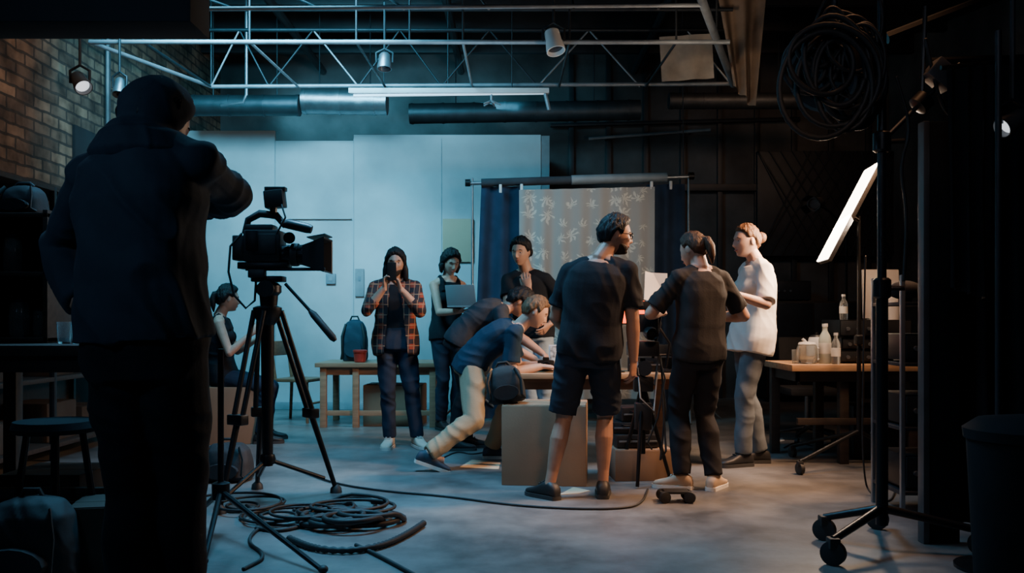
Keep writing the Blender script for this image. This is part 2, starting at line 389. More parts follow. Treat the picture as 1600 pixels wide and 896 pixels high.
def person(label, d, yaw, H, pel, nk, hd, head, wr, an, pole=(None, None), kpole=(None, None), toe=(0, 0), hands=(None, None), fem=0, bulk=1.0, skin='skin',
           top=None, bottom=None, shoe=None, hair=None, beard=None, footpitch=(0, 0), anz=(None, None), bow=.02, voxel=.0048, yawh=None, face=True, shdrop=(.06, .06), group=None):
    SEED[0] += 1; sd = SEED[0]
    s = H/1.75
    W = lambda p: P(p[0], p[1], d+p[2])
    pel = W(pel); nk = W(nk); hd = W(hd)
    r = rgt(yaw); rh = rgt(yaw if yawh is None else yawh); f0 = fwd(yaw)
    u = (nk-pel).normalized(); fr = u.cross(r).normalized()
    mid = (pel+nk)/2-fr*(bow*2)
    def bz(t):
        if t < 0: return pel+(mid-pel)*2*t
        return pel*(1-t)**2+mid*2*t*(1-t)+nk*t*t
    def tan(t):
        t = max(t, 0); return ((mid-pel)*(2*(1-t))+(nk-mid)*(2*t)).normalized()
    def torso(mb, k, t0, t1, ws=1.0, ds=1.0, off=0, n=18, flare=0):
        rings = []
        for i in range(n):
            t = t0+(t1-t0)*i/(n-1); c = bz(t); tg = tan(t)
            rr = (rh*(1-min(max(t, 0), 1))+r*min(max(t, 0), 1)).normalized(); rr = (rr-tg*rr.dot(tg)).normalized(); ff = tg.cross(rr)
            kk = k+flare*max(0, .55-t)
            a = (np.interp(t, TT, FW if fem else TW)*s*bulk+kk)*ws; b = (np.interp(t, TT, TD)*s*bulk+kk)*ds
            ring = []
            for q in range(28):
                th = 2*math.pi*q/28; cs, sn = math.cos(th), math.sin(th)
                e = 2/2.4
                ring.append(c+rr*(a*math.copysign(abs(cs)**e, cs))+ff*(b*math.copysign(abs(sn)**e, sn)+off))
            rings.append(ring)
        mb.loft(rings)
    sw = (.148 if fem else .166)*s*(.5+.5*bulk)
    sh = [nk+r*sw-u*shdrop[0]*s, nk-r*sw-u*shdrop[1]*s]
    hp = [pel+rh*.086*s, pel-rh*.086*s]
    el, ws_, kn, ak = [], [], [], []
    for i in (0, 1):
        sg = 1 if i == 0 else -1
        p = pole[i] or (r*sg*.5-fr*.5-u*.5)
        e, w = ik(sh[i], W(wr[i]), .295*s, .255*s, V(p)); el.append(e); ws_.append(w)
        a = V((X(an[i][0], an[i][1]), an[i][1], anz[i] if anz[i] else .085*s))
        k, a = ik(hp[i], a, .435*s, .42*s, V(kpole[i]) if kpole[i] else fwd(yaw if yawh is None else yawh)); kn.append(k); ak.append(a)
    am = .86 if fem else 1.0
    root = thing('person', label, 'person', V(((ak[0].x+ak[1].x)/2, (ak[0].y+ak[1].y)/2, 0)), group)
    base = WL[root.name]
    hy, hpch = head[0], head[1]; roll = head[2] if len(head) > 2 else 0
    hf = fwd(hy)*math.cos(R(hpch))+UP*math.sin(R(hpch)); hr = rgt(hy); hu = hr.cross(hf)
    if roll: q = Matrix.Rotation(R(roll), 3, hf); hr = q @ hr; hu = q @ hu
    hs = s*.97
    toW = lambda v: hd+(hr*v[0]+hf*v[1]+hu*v[2])*hs
    HM = Matrix((hr, hf, hu)).transposed()
    mb = MB()
    torso(mb, 0, -.16, 1.0)
    nb = toW((0, -.018, -.055))
    mb.tube([nk-u*.06*s, nk+u*.02*s, nb, toW((0, -.01, -.02))], [.066*s, .058*s, .053*s*am, .05*s*am], 16)
    if fem:
        for sg in (1, -1): mb.ell(bz(.66)+r*(.072*s*sg)+fr*.078*s, (.056*s,)*3)
    for i in (0, 1):
        a, e, w = sh[i], el[i], ws_[i]
        mb.tube([nk+u*.02*s, nk*.5+a*.5+u*.006*s, a-u*.005*s], [.046*s, .054*s, .056*s*am], 12)
        mb.ell(a, .057*s*am)
        mb.tube([a, a*.6+e*.4, e], [.056*s*am, .050*s*am, .041*s*am], 14); mb.ell(e, .041*s*am)
        mb.tube([e, e*.75+w*.25, e*.4+w*.6, w], [.040*s*am, .043*s*am, .036*s*am, .026*s*am], 14)
        h, k, q = hp[i], kn[i], ak[i]
        mb.ell(h, .086*s); mb.tube([h, h*.5+k*.5, k], [.084*s, .071*s, .053*s], 16); mb.ell(k, .052*s); mb.ell(k+fwd(yaw)*.018*s, .040*s)
        cb = fwd(yaw)*-.020*s
        mb.tube([k, k*.85+q*.15+cb*.6, k*.68+q*.32+cb, k*.42+q*.58+cb*.5, k*.2+q*.8, q], [.048*s, .052*s, .056*s, .046*s, .036*s, .033*s], 16); mb.ell(q, .035*s)
        hh = hands[i] or {}
        dv = V(hh['d']) if 'd' in hh else (w-e).normalized()
        nn = V(hh['n']) if 'n' in hh else -r*(1 if i == 0 else -1)+fr*.01
        hand(mb, w, dv, nn, i == 0, s*(.92 if fem else 1.0), hh.get('c', (.35, .4, .45, .5, .3)))
        ft = fwd(yaw+toe[i]); mb.tube([q-UP*.03*s, q-UP*.05*s+ft*.12*s], [.03*s, .025*s], 10)
    mb.add([toW(V(p)) for p in HB], HF)
    for sg in (1, -1):
        mb.ell(toW((.076*sg, -.008, -.006)), (.010*hs, .022*hs, .031*hs), HM @ Matrix.Rotation(R(-22*sg), 3, 'Z'), 12, 10)
    me = remesh(mb, voxel, 2); shift(me, base); link(me, 'body', skin, root, base, 180)
    def cloth(name, mb, vox, m, amp, it=4, parent=root, fr_=(5, 5, 8), cut=None, lim=None):
        me = remesh(mb, vox, it); wrinkle(me, amp, fr_, seed=sd, lim=lim)
        if cut:
            bm = bmesh.new(); bm.from_mesh(me)
            bmesh.ops.delete(bm, geom=[f for f in bm.faces if cut(f.calc_center_median())], context='FACES')
            bm.to_mesh(me); bm.free()
        shift(me, base); return link(me, name, m, parent, base, 180)
    lo = bottom.get('loose', .010)
    mb = MB(); torso(mb, lo*.5+.004, -.17, .2)
    L = bottom.get('len', 1.0)
    for i in (0, 1):
        h, k, q = hp[i], kn[i], ak[i]
        mb.ell(h, .086*s+lo)
        if L >= 1:
            q2 = q+(k-q)*.02; cb2 = -f0*.016*s
            mb.tube([h, h*.5+k*.5, k], [.086*s+lo, .074*s+lo, .057*s+lo], 18); mb.ell(k, .057*s+lo)
            mb.tube([k, k*.7+q2*.3+cb2, k*.3+q2*.7, q2], [.055*s+lo, .059*s+lo, .050*s+lo*1.1, .046*s+lo*1.1], 18)
        else:
            e = h+(k-h)*L+rh*(.014*(1 if i == 0 else -1)); mb.tube([h, h*.5+e*.5, e], [.088*s+lo, .080*s+lo, .076*s+lo], 18)
    cloth(bottom.get('name', 'trousers'), mb, .0085, bottom['mat'], bottom.get('amp', .012), 3, fr_=bottom.get('fr', (5, 5, 8)), lim=max(.004, lo*.45))
    lo = top.get('loose', .012); mb = MB()
    torso(mb, lo, top.get('hem', -.12), .965, flare=top.get('flare', .02))
    if fem:
        for sg in (1, -1): mb.ell(bz(.66)+r*(.072*s*sg)+fr*.078*s, (.056*s+lo,)*3)
    sl = top.get('sleeve', .6)
    for i in (0, 1):
        a, e, w = sh[i], el[i], ws_[i]
        k = lo*.6
        if sl > 0:
            mb.tube([nk+u*.004*s, nk*.5+a*.5+u*.004*s, a-u*.005*s], [.046*s, .056*s+k*.5, .057*s*am+k], 14)
            mb.ell(a, .057*s*am+k)
            if sl <= 1:
                q = a+(e-a)*sl; mb.tube([a, a*.5+q*.5, q], [.057*s*am+k, .056*s*am+k*1.4, .055*s*am+k*2.2], 16)
            else:
                q = e+(w-e)*(sl-1); mb.tube([a, a*.5+e*.5, e], [.057*s*am+k, .051*s*am+k, .046*s*am+k], 16); mb.ell(e, .046*s*am+k)
                mb.tube([e, e*.6+q*.4, q], [.045*s*am+k, .045*s*am+k, .036*s*am+k], 16)
        else:
            sg = 1 if i == 0 else -1
            c7 = bz(.78); m5 = nk*.45+a*.55
            mb.tube([c7+r*(.085*s*sg)+fr*.095*s, c7+r*(.085*s*sg)+fr*.07*s+u*.09*s, m5+u*.052*s, c7+r*(.085*s*sg)-fr*.085*s+u*.07*s, c7+r*(.085*s*sg)-fr*.10*s], [.026*s]*5, 10)
    cut = None
    if 'inner' in top:
        Lt = (nk-pel).length
        def cut(p):
            t = (p-pel).dot(u)/Lt; c = bz(t); lat = abs((p-c).dot(r)); fd = (p-c).dot(fr)
            return .02 < fd < .19*s and lat < .040+.050*(1-t) and t < 1.02
    cloth(top['name'], mb, .0070, top['mat'], top.get('amp', .011), top.get('it', 4), cut=cut, fr_=top.get('fr', (5, 5, 8)), lim=max(.005, lo*.45))
    if 'inner' in top:
        mb = MB(); torso(mb, .004, top.get('hem', -.12)+.06, .965)
        cloth('undershirt', mb, .008, top['inner'], .004)
    if shoe:
        for i in (0, 1):
            ft = fwd(yaw+toe[i]); rt = rgt(yaw+toe[i]); q = ak[i]
            R3 = Matrix.Rotation(R(footpitch[i]), 3, rt)
            zb = -.085*s
            def fp(a, y, z): return q+R3 @ (rt*a*s+ft*y*s+UP*(zb+z*s))
            prof = [(-.072, .022, .05), (-.062, .034, .085), (-.02, .038, .112), (.03, .040, .108), (.07, .043, .085), (.11, .047, .066), (.155, .046, .054), (.185, .035, .046), (.200, .016, .032)]
            mb = MB(); rings = []
            for y, a, h in prof:
                rings.append([fp(a*math.copysign(abs(math.cos(2*math.pi*j/16))**.8, math.cos(2*math.pi*j/16)), y, .012+(h-.012)*(.5+.5*math.copysign(abs(math.sin(2*math.pi*j/16))**.7, math.sin(2*math.pi*j/16)))) for j in range(16)])
            mb.loft(rings)
            so = mb.build('shoe', shoe['mat'], root, ang=60)
            mb = MB(); out = [(a*1.08, y) for y, a, h in prof]+[(-a*1.08, y) for y, a, h in prof[::-1]]
            mb.loft([[fp(a, y*1.02, 0) for a, y in out], [fp(a, y*1.02, .024) for a, y in out]]); mb.build('sole', shoe['sole'], so)
            mb = MB()
            for yy, hh_ in ((.035, .106), (.055, .096), (.075, .086)): mb.tube([fp(-.024, yy, hh_), fp(0, yy, hh_+.004), fp(.024, yy, hh_)], .004, 6)
            mb.build('laces', shoe['sole'], so)
    if hair:
        mb = MB(); line = np.interp(HA, *hair['line'])
        shell(mb, toW, (HU[:, 2]-line)/.24, hair.get('t', .018), hair.get('rough', .5), sd)
        e = hair.get('extra')
        if e == 'pony':
            p0 = toW((0, -.098, .045)); mb.ell(p0, .024*hs)
            mb.tube([p0, toW((0, -.125, .035)), toW((0, -.138, -.02)), toW((.004, -.130, -.08)), toW((.006, -.118, -.14))], [.018, .026, .030, .024, .006], 10)
        if e == 'bun':
            mb.ell(toW((0, -.118, .02)), (.042*hs, .036*hs, .042*hs)); mb.tube([toW((0, -.08, .03)), toW((0, -.12, .02))], [.04, .03], 10)
        if e == 'long':
            for a in range(-6, 7):
                b = math.pi/2*3+a*.27
                c, q = math.cos(b), math.sin(b)
                mb.tube([toW((.07*c, .085*q, .02)), toW((.088*c, .105*q, -.06)), toW((.092*c, .10*q-.005, -.13)), toW((.09*c, .095*q-.01, -.20-.01*abs(a % 3)))], [.02, .026, .024, .008], 8)
        if e == 'bob':
            for a in range(-6, 7):
                b = math.pi/2*3+a*.27; c, q = math.cos(b), math.sin(b)
                mb.tube([toW((.07*c, .085*q, .02)), toW((.088*c, .10*q, -.05)), toW((.083*c, .09*q, -.11))], [.02, .026, .012], 8)
        mb.build('hair', hair['mat'], root, ang=180)
    if beard:
        mb = MB()
        w = np.clip((-.36-HU[:, 2]-.002*np.clip(60-HA, 0, 60))/.16, 0, 1)*np.clip((92-HA)/25, 0, 1)*(1-np.exp(-(HU[:, 0]/.2)**2-((HU[:, 2]+.56)/.07)**2))
        shell(mb, toW, w*.99, .005, .6, sd); mb.build('beard', beard, root, ang=180)
    if face:
        for sg in (1, -1):
            mb = MB(); mb.ell(toW((.031*sg, .0775, .003)), (.0135*hs, .0085*hs, .0062*hs), HM @ Matrix.Rotation(R(-18*sg), 3, 'Z'), u=14, v=10); eo = mb.build('eye', 'eye', root, ang=180)
            mb = MB(); mb.ell(toW((.0305*sg, .0832, .003)), (.0056*hs, .0040*hs, .0056*hs), HM, u=10, v=8); mb.build('iris', 'iris', eo, ang=180)
            mb = MB(); mb.tube([toW((.013*sg, .092, .022)), toW((.03*sg, .0905, .029)), toW((.05*sg, .078, .023))], [.003, .004, .002], 8)
            mb.build('eyebrow', hair['mat'] if hair else 'hair_black', root, ang=180)
        mb = MB(); mb.ell(toW((0, .0945, -.064)), (.021*hs, .007*hs, .0075*hs), HM); mb.build('lips', 'lip', root, ang=180)
    return dict(root=root, toW=toW, hs=hs, HM=HM, wr=ws_, el=el, hf=hf, hr=hr, hu=hu, sh=sh, nk=nk, u=u, r=r, fr=fr)

# P1 camera operator
P1 = person('large dark silhouetted camera operator seen from behind in the left foreground, hood up, elbow raised', 2.75, 14, 1.90,
    (228, 536, 0), (226, 226, .03), (243, 190, .10), (40, -26), ((322, 322, .52), (128, 474, .06)), ((282, 2.85), (206, 2.72)),
    pole=((.9, 0, -.12), (-.7, .7, 0)), bulk=1.03, skin='skin_tan', voxel=.006, toe=(5, -15), shdrop=(.062, .085),
    hands=(dict(d=(-.55, .5, .5), n=(-.3, .3, -.8), c=(.7, .75, .8, .85, .6)), dict(d=(.8, .45, -.2), n=(0, .2, -1), c=(.3, .3, .3, .3, .3))),
    top=dict(name='jacket', mat='jacket', hem=.02, sleeve=1.98, loose=.016, amp=.034, flare=.03, fr=(6, 6, 5)), bottom=dict(mat='jeans_black', loose=.015, amp=.016),
    shoe=dict(mat='shoe_black', sole='sole_dark'), hair=dict(mat='hair_black', line=SHORT), beard='beard_dark')
r1 = P1['root']; tw = P1['toW']
mb = MB(); line = np.interp(HA, [0, 40, 60, 75, 90, 180], [.62, .50, .10, -.7, -1.3, -1.3]); shell(mb, tw, (HU[:, 2]-line)/.10, .022, .10)
c0 = tw((0, -.035, -.03)); nkp = P1['nk']; r_, f_, u_ = P1['r'], P1['fr'], P1['u']
def er(c, a, b): return [c+r_*(a*math.cos(2*math.pi*k/24))+f_*(b*math.sin(2*math.pi*k/24)) for k in range(24)]
mb.loft([er(c0, .085, .085), er(c0*.6+nkp*.4-f_*.01, .105, .095), er(nkp+u_*.03-f_*.015, .128, .105), er(nkp-u_*.03-f_*.02, .165, .118), er(nkp-u_*.06-f_*.02, .150, .100)])
me = remesh(mb, .007, 6); wrinkle(me, .012, (9, 9, 7), 3, .002); shift(me, WL[r1.name]); link(me, 'hood', 'jacket', r1, WL[r1.name], 180)

P2 = person('person seated on a cardboard box behind the tripod, sleeveless dark vest, dark hair tied back', 8.1, 78, 1.72,
    (350, 590, 0), (344, 496, 0), (356, 467, 0), (58, -6), ((392, 522, -.12), (402, 530, .12)), ((408, 7.95), (415, 8.25)),
    pole=((-.3, -.4, -1), (-.3, .4, -1)), kpole=((.7, 0, 1), (.7, 0, 1)), fem=1, skin='skin_pale', hands=(None, None),
    top=dict(name='vest', mat='tee_black', hem=-.08, sleeve=0, loose=.010), bottom=dict(mat='jeans_dark'), shoe=dict(mat='shoe_black', sole='sole_dark'),
    hair=dict(mat='hair_black', line=TIED, extra='pony', t=.024))
P3 = person('person in open red plaid shirt and jeans holding up a phone with both hands', 7.7, 172, 1.72,
    (618, 533, 0), (617, 440, 0), (618, 411, -.05), (176, -6), ((601, 449, -.27), (626, 452, -.26)), ((609, 7.7), (652, 7.72)),
    pole=((-.65, -.1, -1), (.65, -.1, -1)), toe=(14, -18),
    hands=(dict(d=(.12, -.15, 1), n=(.95, -.2, 0), c=(.55, .6, .65, .7, .5)), dict(d=(-.30, -.1, .9), n=(-.9, -.3, 0), c=(.5, .55, .6, .65, .4))),
    top=dict(name='plaid_shirt', mat='plaid', hem=-.24, sleeve=1.45, loose=.018, amp=.012, inner='tee_black', flare=.05), bottom=dict(mat='jeans_dark', loose=.010),
    shoe=dict(mat='shoe_cream', sole='sole_white'), hair=dict(mat='hair_black', line=([0, 25, 45, 65, 90, 120, 180], [.54, .48, .28, -.08, -.5, -.9, -1.1]), extra='long', t=.022), beard='beard_dark')
P4 = person('dark haired person in black tank top and jeans looking down at a silver laptop', 8.95, 150, 1.80,
    (699, 523, 0), (700, 437, 0), (704, 410, -.05), (152, -22), ((718, 487, -.36), (744, 482, -.22)), ((689, 8.95), (712, 9.0)),
    pole=((-.6, .2, -1), (.6, .3, -1)), fem=1, skin='skin_pale',
    hands=(dict(d=(.8, -.4, .1), n=(0, 0, 1), c=(.2, .25, .3, .3, .2)), dict(d=(-.5, -.7, .1), n=(0, 0, 1), c=(.2, .25, .3, .3, .2))),
    top=dict(name='tank_top', mat='tee_black', hem=-.10, sleeve=0, loose=.008), bottom=dict(mat='jeans_dark', loose=.008), shoe=dict(mat='shoe_black', sole='sole_dark'),
    hair=dict(mat='hair_black', line=([0, 25, 50, 70, 90, 120, 180], [.56, .50, .32, .02, -.35, -.6, -.7]), extra='bob', t=.026))
P5 = person('person in black t-shirt and pale blue jeans standing behind the table, hand raised to chest', 8.3, 192, 1.84,
    (834, 520, 0), (822, 427, 0), (814, 394, -.06), (205, -10), ((826, 452, -.24), (858, 508, -.16)), ((836, 8.3), (856, 8.32)),
    pole=((-.7, .1, -1), (.8, .2, -.7)), hands=(dict(d=(-.25, .05, 1), n=(.2, .9, .1), c=(.25, .3, .35, .4, .2)), None),
    top=dict(name='tshirt', mat='tee_black', hem=-.12, sleeve=.65), bottom=dict(mat='jeans_light'), shoe=dict(mat='shoe_black', sole='sole_dark'),
    hair=dict(mat='hair_black', line=SHORT, t=.024, rough=.6))
P6 = person('person in grey t-shirt bent over the far side of the work table, head lowered', 7.6, 84, 1.75,
    (718, 533, 0), (788, 484, -.02), (812, 472, -.02), (84, -42), ((838, 563, -.30), (856, 560, -.02)), ((707, 7.52), (728, 7.72)),
    pole=((-.6, -.3, -.5), (-.4, .4, -.6)), bow=.06, hands=(dict(n=(0, 0, -1), c=(.2,)*5), dict(n=(0, 0, -1), c=(.2,)*5)),
    top=dict(name='tshirt', mat='tee_grey', hem=-.06, sleeve=.65), bottom=dict(mat='jeans_black'), shoe=dict(mat='shoe_black', sole='sole_dark'),
    hair=dict(mat='hair_black', line=SHORT, t=.026, rough=.6))
P7 = person('short haired person in dark teal t-shirt and beige chinos leaning over the table', 6.9, 82, 1.75,
    (736, 572, 0), (808, 514, -.03), (836, 487, -.05), (84, -30), ((846, 573, -.12), (856, 570, .12)), ((668, 6.50), (768, 7.10)),
    pole=((-.75, -.25, -.6), (-.3, .4, -.7)), toe=(0, 5), anz=(.125, None), footpitch=(-20, 0), bow=.045,
    hands=(dict(d=(.9, .2, -.05), n=(0, .1, -1), c=(.25, .3, .35, .4, .2)), dict(d=(.9, -.2, -.05), n=(0, .1, -1), c=(.25,)*5)), skin='skin_pale',
    top=dict(name='tshirt', mat='tee_teal', hem=-.14, sleeve=.72, amp=.016), bottom=dict(mat='chino', loose=.018, amp=.019, fr=(7, 7, 8)), shoe=dict(mat='shoe_navy', sole='sole_white'),
    hair=dict(mat='hair_blond', line=SHORT, t=.016, rough=.6))
P8 = person('tall bearded person with glasses seen from behind, black t-shirt, dark shorts, black shoes', 5.5, 14, 1.76,
    (920, 546, 0), (937, 410, .0), (961, 367, .04), (82, -8), ((990, 566, -.02), (893, 524, .30)), ((942, 5.55), (859, 5.5)),
    pole=((.5, -.8, 0), (-.7, -.6, -.4)), toe=(-8, -55), skin='skin_tan', bulk=1.10,
    hands=(dict(d=(-.05, .1, -1), n=(-.8, .5, 0), c=(.35, .4, .45, .5, .3)), None),
    top=dict(name='tshirt', mat='tee_black', hem=-.07, sleeve=.75, loose=.014, amp=.022, fr=(6, 6, 7)), bottom=dict(name='shorts', mat='shorts', len=.93, loose=.016, amp=.018), shoe=dict(mat='shoe_black', sole='sole_dark'),
    hair=dict(mat='hair_black', line=SHORT, t=.020, rough=.6), beard='beard_dark')
tw = P8['toW']; mb = MB()
for sg in (1, -1):
    mb.tube([tw((.034*sg+.024*math.cos(a), .100, .002+.019*math.sin(a))) for a in [2*math.pi*k/20 for k in range(20)]], .0028, 6, closed=True)
    mb.tube([tw((.058*sg, .100, .006)), tw((.080*sg, .07, .008)), tw((.082*sg, -.005, .006))], .0028, 6)
mb.tube([tw((-.010, .103, .006)), tw((.010, .103, .006))], .0028, 6)
mb.build('glasses', 'black_plastic', P8['root'])
P9 = person('person in charcoal t-shirt and dark trousers with brown ponytail, back turned, holding papers', 5.81, -18, 1.69,
    (1092, 552, 0), (1094, 423, 0), (1084, 391, .05), (-42, -16), ((1112, 496, .26), (1036, 487, .20)), ((1115, 5.8), (1066, 5.83)),
    pole=((.8, -.4, -.5), (-.7, -.4, -.6)), toe=(50, -50), bulk=.97, skin='skin',
    hands=(None, dict(d=(-.25, .35, .9), n=(.9, .1, .3), c=(.5, .55, .6, .6, .4))),
    top=dict(name='tshirt', mat='tee_charcoal', hem=-.06, sleeve=.82, loose=.012, amp=.022, fr=(6, 6, 7)), bottom=dict(mat='jeans_black', loose=.014, amp=.02), shoe=dict(mat='shoe_beige', sole='sole_white'),
    hair=dict(mat='hair_brown', line=TIED, extra='pony', t=.016))
P10 = person('person in loose white shirt and grey jeans with reddish hair bun, facing left', 6.78, -102, 1.83,
    (1175, 527, 0), (1180, 411, 0), (1167, 377, -.01), (-104, -4), ((1148, 478, .10), (1146, 459, -.36)), ((1188, 6.88), (1162, 6.72)),
    pole=((.4, .4, -1), (.7, -.2, -.8)), toe=(10, -6), fem=1, bulk=.98, skin='skin_pale',
    hands=(None, dict(d=(-.9, -.3, .1), n=(0, -.5, -1), c=(.2, .25, .3, .3, .2))),
    top=dict(name='shirt', mat='linen_white', hem=-.22, sleeve=.92, loose=.015, amp=.017, flare=.04, fr=(6, 6, 5)), bottom=dict(mat='jeans_grey', loose=.010), shoe=dict(mat='shoe_black', sole='sole_dark'),
    hair=dict(mat='hair_red', line=TIED, extra='bun', t=.014))

# ------------------------------------------------------------------ room shell
struct('floor', MB().span((-4.3, -1.5, -.1), (5.5, 12.8, 0)), 'concrete')
struct('ceiling', MB().span((-4.3, -1.5, 4.9), (5.5, 12.8, 5.0)), 'ceiling_dark')
struct('wall_left', MB().span((-4.3, -1.5, 0), (-4.1, 12.8, 4.9)), 'brick')
struct('wall_right', MB().span((5.3, -1.5, 0), (5.5, 12.8, 4.9)), 'backwall')
struct('wall_back', MB().span((-4.1, 12.6, 0), (5.3, 12.8, 4.9)), 'backwall')
struct('wall_partition', MB().span((-4.08, 11.0, 0), (.36, 11.16, 3.30), .01).span((-4.08, 10.985, 0), (X(430, 11), 11.02, 3.42), .004)
       .span((X(553, 11), 10.985, 0), (X(845, 11), 11.02, 3.37), .004), 'partition')
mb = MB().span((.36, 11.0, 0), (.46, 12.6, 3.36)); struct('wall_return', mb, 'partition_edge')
k = 1
for px in (430, 553, 690):
    struct('trim_%d' % k, MB().span((X(px, 11)-.004, 10.978, 0), (X(px, 11)+.004, 10.99, 3.32), .002), 'partition_seam'); k += 1
struct('trim_%d' % k, MB().span((X(452, 11), 10.97, Z(342, 11)-.008), (X(550, 11), 10.99, Z(342, 11)+.008), .003), 'partition'); k += 1
struct('baseboard_partition', MB().span((-4.08, 10.96, 0), (.40, 10.99, .09), .004), 'partition_edge')
for i in range(9):
    x = .8+i*.52
    struct('trim_%d' % k, MB().span((x, 12.54, 0), (x+.07, 12.6, 4.9), .005), 'iron'); k += 1
struct('trim_%d' % k, MB().span((.5, 12.5, 2.9), (5.3, 12.6, 3.0), .01), 'iron'); k += 1
mb = MB()
a0 = P(1185, 400, 12.4); a1 = P(1400, 235, 12.4)
mb.span((a0.x, 12.45, a0.z), (a1.x, 12.55, a1.z), .01)
for i in range(14):
    for sg in (1, -1):
        xx = a0.x+(i-1)*.16
        p0 = V((xx, 12.44, a0.z if sg > 0 else a1.z)); p1 = V((xx+.9, 12.44, a1.z if sg > 0 else a0.z))
        p0.x = min(max(p0.x, a0.x), a1.x); p1.x = min(max(p1.x, a0.x), a1.x)
        mb.tube([p0, p1], .012, 6)
tag(mb.build('lattice_panel', 'dark_steel', loc=(a0.x, 12.45, a0.z)), 'dark crosshatched panel on the back wall right of the curtains', 'panel')
for i in range(8):
    y = 5.5+i*.9
    struct('trim_%d' % k, MB().span((-4.1, y, 4.62), (5.3, y+.09, 4.9), .01), 'iron'); k += 1
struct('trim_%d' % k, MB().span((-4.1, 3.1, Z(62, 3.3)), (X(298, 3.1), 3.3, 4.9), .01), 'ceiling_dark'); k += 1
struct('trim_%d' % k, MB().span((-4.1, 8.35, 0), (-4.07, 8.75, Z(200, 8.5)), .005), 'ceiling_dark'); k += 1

# ------------------------------------------------------------------ ceiling truss
tr = thing('lighting_truss', 'pale painted steel lighting truss hanging below the ceiling', 'truss', (-.7, 8.4, 3.6))
ZL, ZU = 3.6, 4.2
D0, D1, D2 = 7.2, 8.06, 9.6
def bar(nm, a, b, r, m='truss_paint'): MB().tube([a, b], r, 10).build(nm, m, tr)
bar('chord', (X(298, D0), D0, ZL), (X(1096, D0), D0, ZL+.03), .018)
bar('chord', (X(140, D1), D1, ZL), (X(1140, D1), D1, ZL), .022)
bar('chord', (X(330, D2), D2, ZL), (X(1145, D2), D2, ZL+.03), .022)
bar('chord', (X(140, D1), D1, ZL), (X(330, D2), D2, ZL), .020)
bar('chord', (X(1090, 6.9), 6.9, ZL+.05), (X(1146, D2), D2, ZL+.02), .036)
bar('chord', (X(300, D2), D2-.02, ZU), (X(1145, D2), D2-.02, ZU), .020, 'dark_steel')
bar('chord', (X(150, D1), D1, ZU), (X(1140, D1), D1, ZU), .020, 'dark_steel')
bar('chord', (X(300, 8.8), 8.8, ZU-.05), (X(1145, 8.8), 8.8, ZU-.05), .020, 'dark_steel')
xs = [X(p, D2) for p in (330, 420, 560, 690, 840, 1000, 1145)]
for i in range(6):
    xm = (xs[i]+xs[i+1])/2
    bar('brace', (xs[i], D2, ZL), (xm, D2-.02, ZU), .010, 'truss_paint' if i in (0, 4) else 'dark_steel')
    bar('brace', (xm, D2-.02, ZU), (xs[i+1], D2, ZL), .010, 'truss_paint' if i in (1, 4, 5) else 'dark_steel')
n = 6
for i in range(n):
    x0 = X(330, D2)+i*(X(1145, D2)-X(330, D2))/n; x1 = X(140, D1)+(i+.5)*(X(1140, D1)-X(140, D1))/n
    bar('brace', (x0, D2, ZL), (x1, D1, ZL), .013, 'truss_paint' if i in (1, 3) else 'dark_steel')
    xa = X(300, D0)+(i+.5)*(X(1095, D0)-X(300, D0))/n
    bar('brace', (xa, D0, ZL), (x1, D1, ZU), .011, 'truss_paint' if i in (2, 3) else 'dark_steel'); bar('brace', (x1, D1, ZL), (x1, D1, ZU), .010, 'dark_steel')
for px, dd in ((330, D2), (700, D2), (1140, D2), (160, D1), (640, D1), (1120, D1)):
    bar('hanger', (X(px, dd), dd, ZL), (X(px, dd), dd, 4.9), .010, 'dark_steel')
t = thing('tube_light', 'long pale fluorescent tube fixture under the rear truss chord', 'lamp', P(700, 146, 9.5))
a = P(545, 148, 9.5); b = P(858, 144, 9.5)
MB().span(a+V((0, -.03, .01)), b+V((0, .03, .04)), .008).build('housing', 'white_plastic', t)
MB().cyl(a+V((.05, 0, -.012)), b+V((-.05, 0, -.012)), .014).build('tube', 'tube_emit', t)
MB().tube([P(852, 146, 9.5), P(858, 172, 9.5)], .022, 8).build('bracket', 'truss_paint', t)
for px in (600, 800): MB().tube([P(px, 143, 9.5), V((X(px, 9.5), 9.5, 4.9))], .006, 8).build('hanger', 'dark_steel', t)
def can(px, py, d, label, r=.10, h=.26, tilt=(0, 0, -1), top=ZL, m='white_plastic', face='lens_glass'):
    c = P(px, py, d); ax = V(tilt).normalized()
    t = thing('spot_lamp', label, 'lamp', c)
    MB().lathe([(r*.55, -h/2), (r*.8, -h/2+.02), (r*.85, 0), (r, h/2-.03), (r, h/2), (r*.9, h/2), (r*.85, h/2-.04), (.01, h/2-.05)], c, ax).build('lamp_housing', m, t)
    MB().lathe([(r*.8, h/2-.045), (r*.8, h/2-.035), (.01, h/2-.03)], c, ax).build('lamp_lens', face, t)
    MB().tube([c+V((-r*1.1, 0, -.01)), c+V((-r*1.15, 0, h*.5)), c+V((0, 0, h*.75)), c+V((r*1.15, 0, h*.5)), c+V((r*1.1, 0, -.01))], .012, 8).build('yoke', 'dark_steel', t)
    MB().tube([c+V((0, 0, h*.75)), V((c.x, c.y, max(top, c.z+h)))], .012, 8).build('stem', 'dark_steel', t)
can(865, 64, 8.05, 'white cylindrical spot lamp hanging from the middle truss chord', .085, .22, (.2, -.3, -1), 4.2)
can(601, 96, 8.6, 'small grey can lamp hanging inside the truss, left of centre', .07, .16, (0, -.2, -1), 4.15, 'grey_metal')
can(187, 136, 8.0, 'small pale lamp hanging at the truss corner by the brick wall', .055, .18, (.1, -.5, -1), 4.62, 'grey_metal')
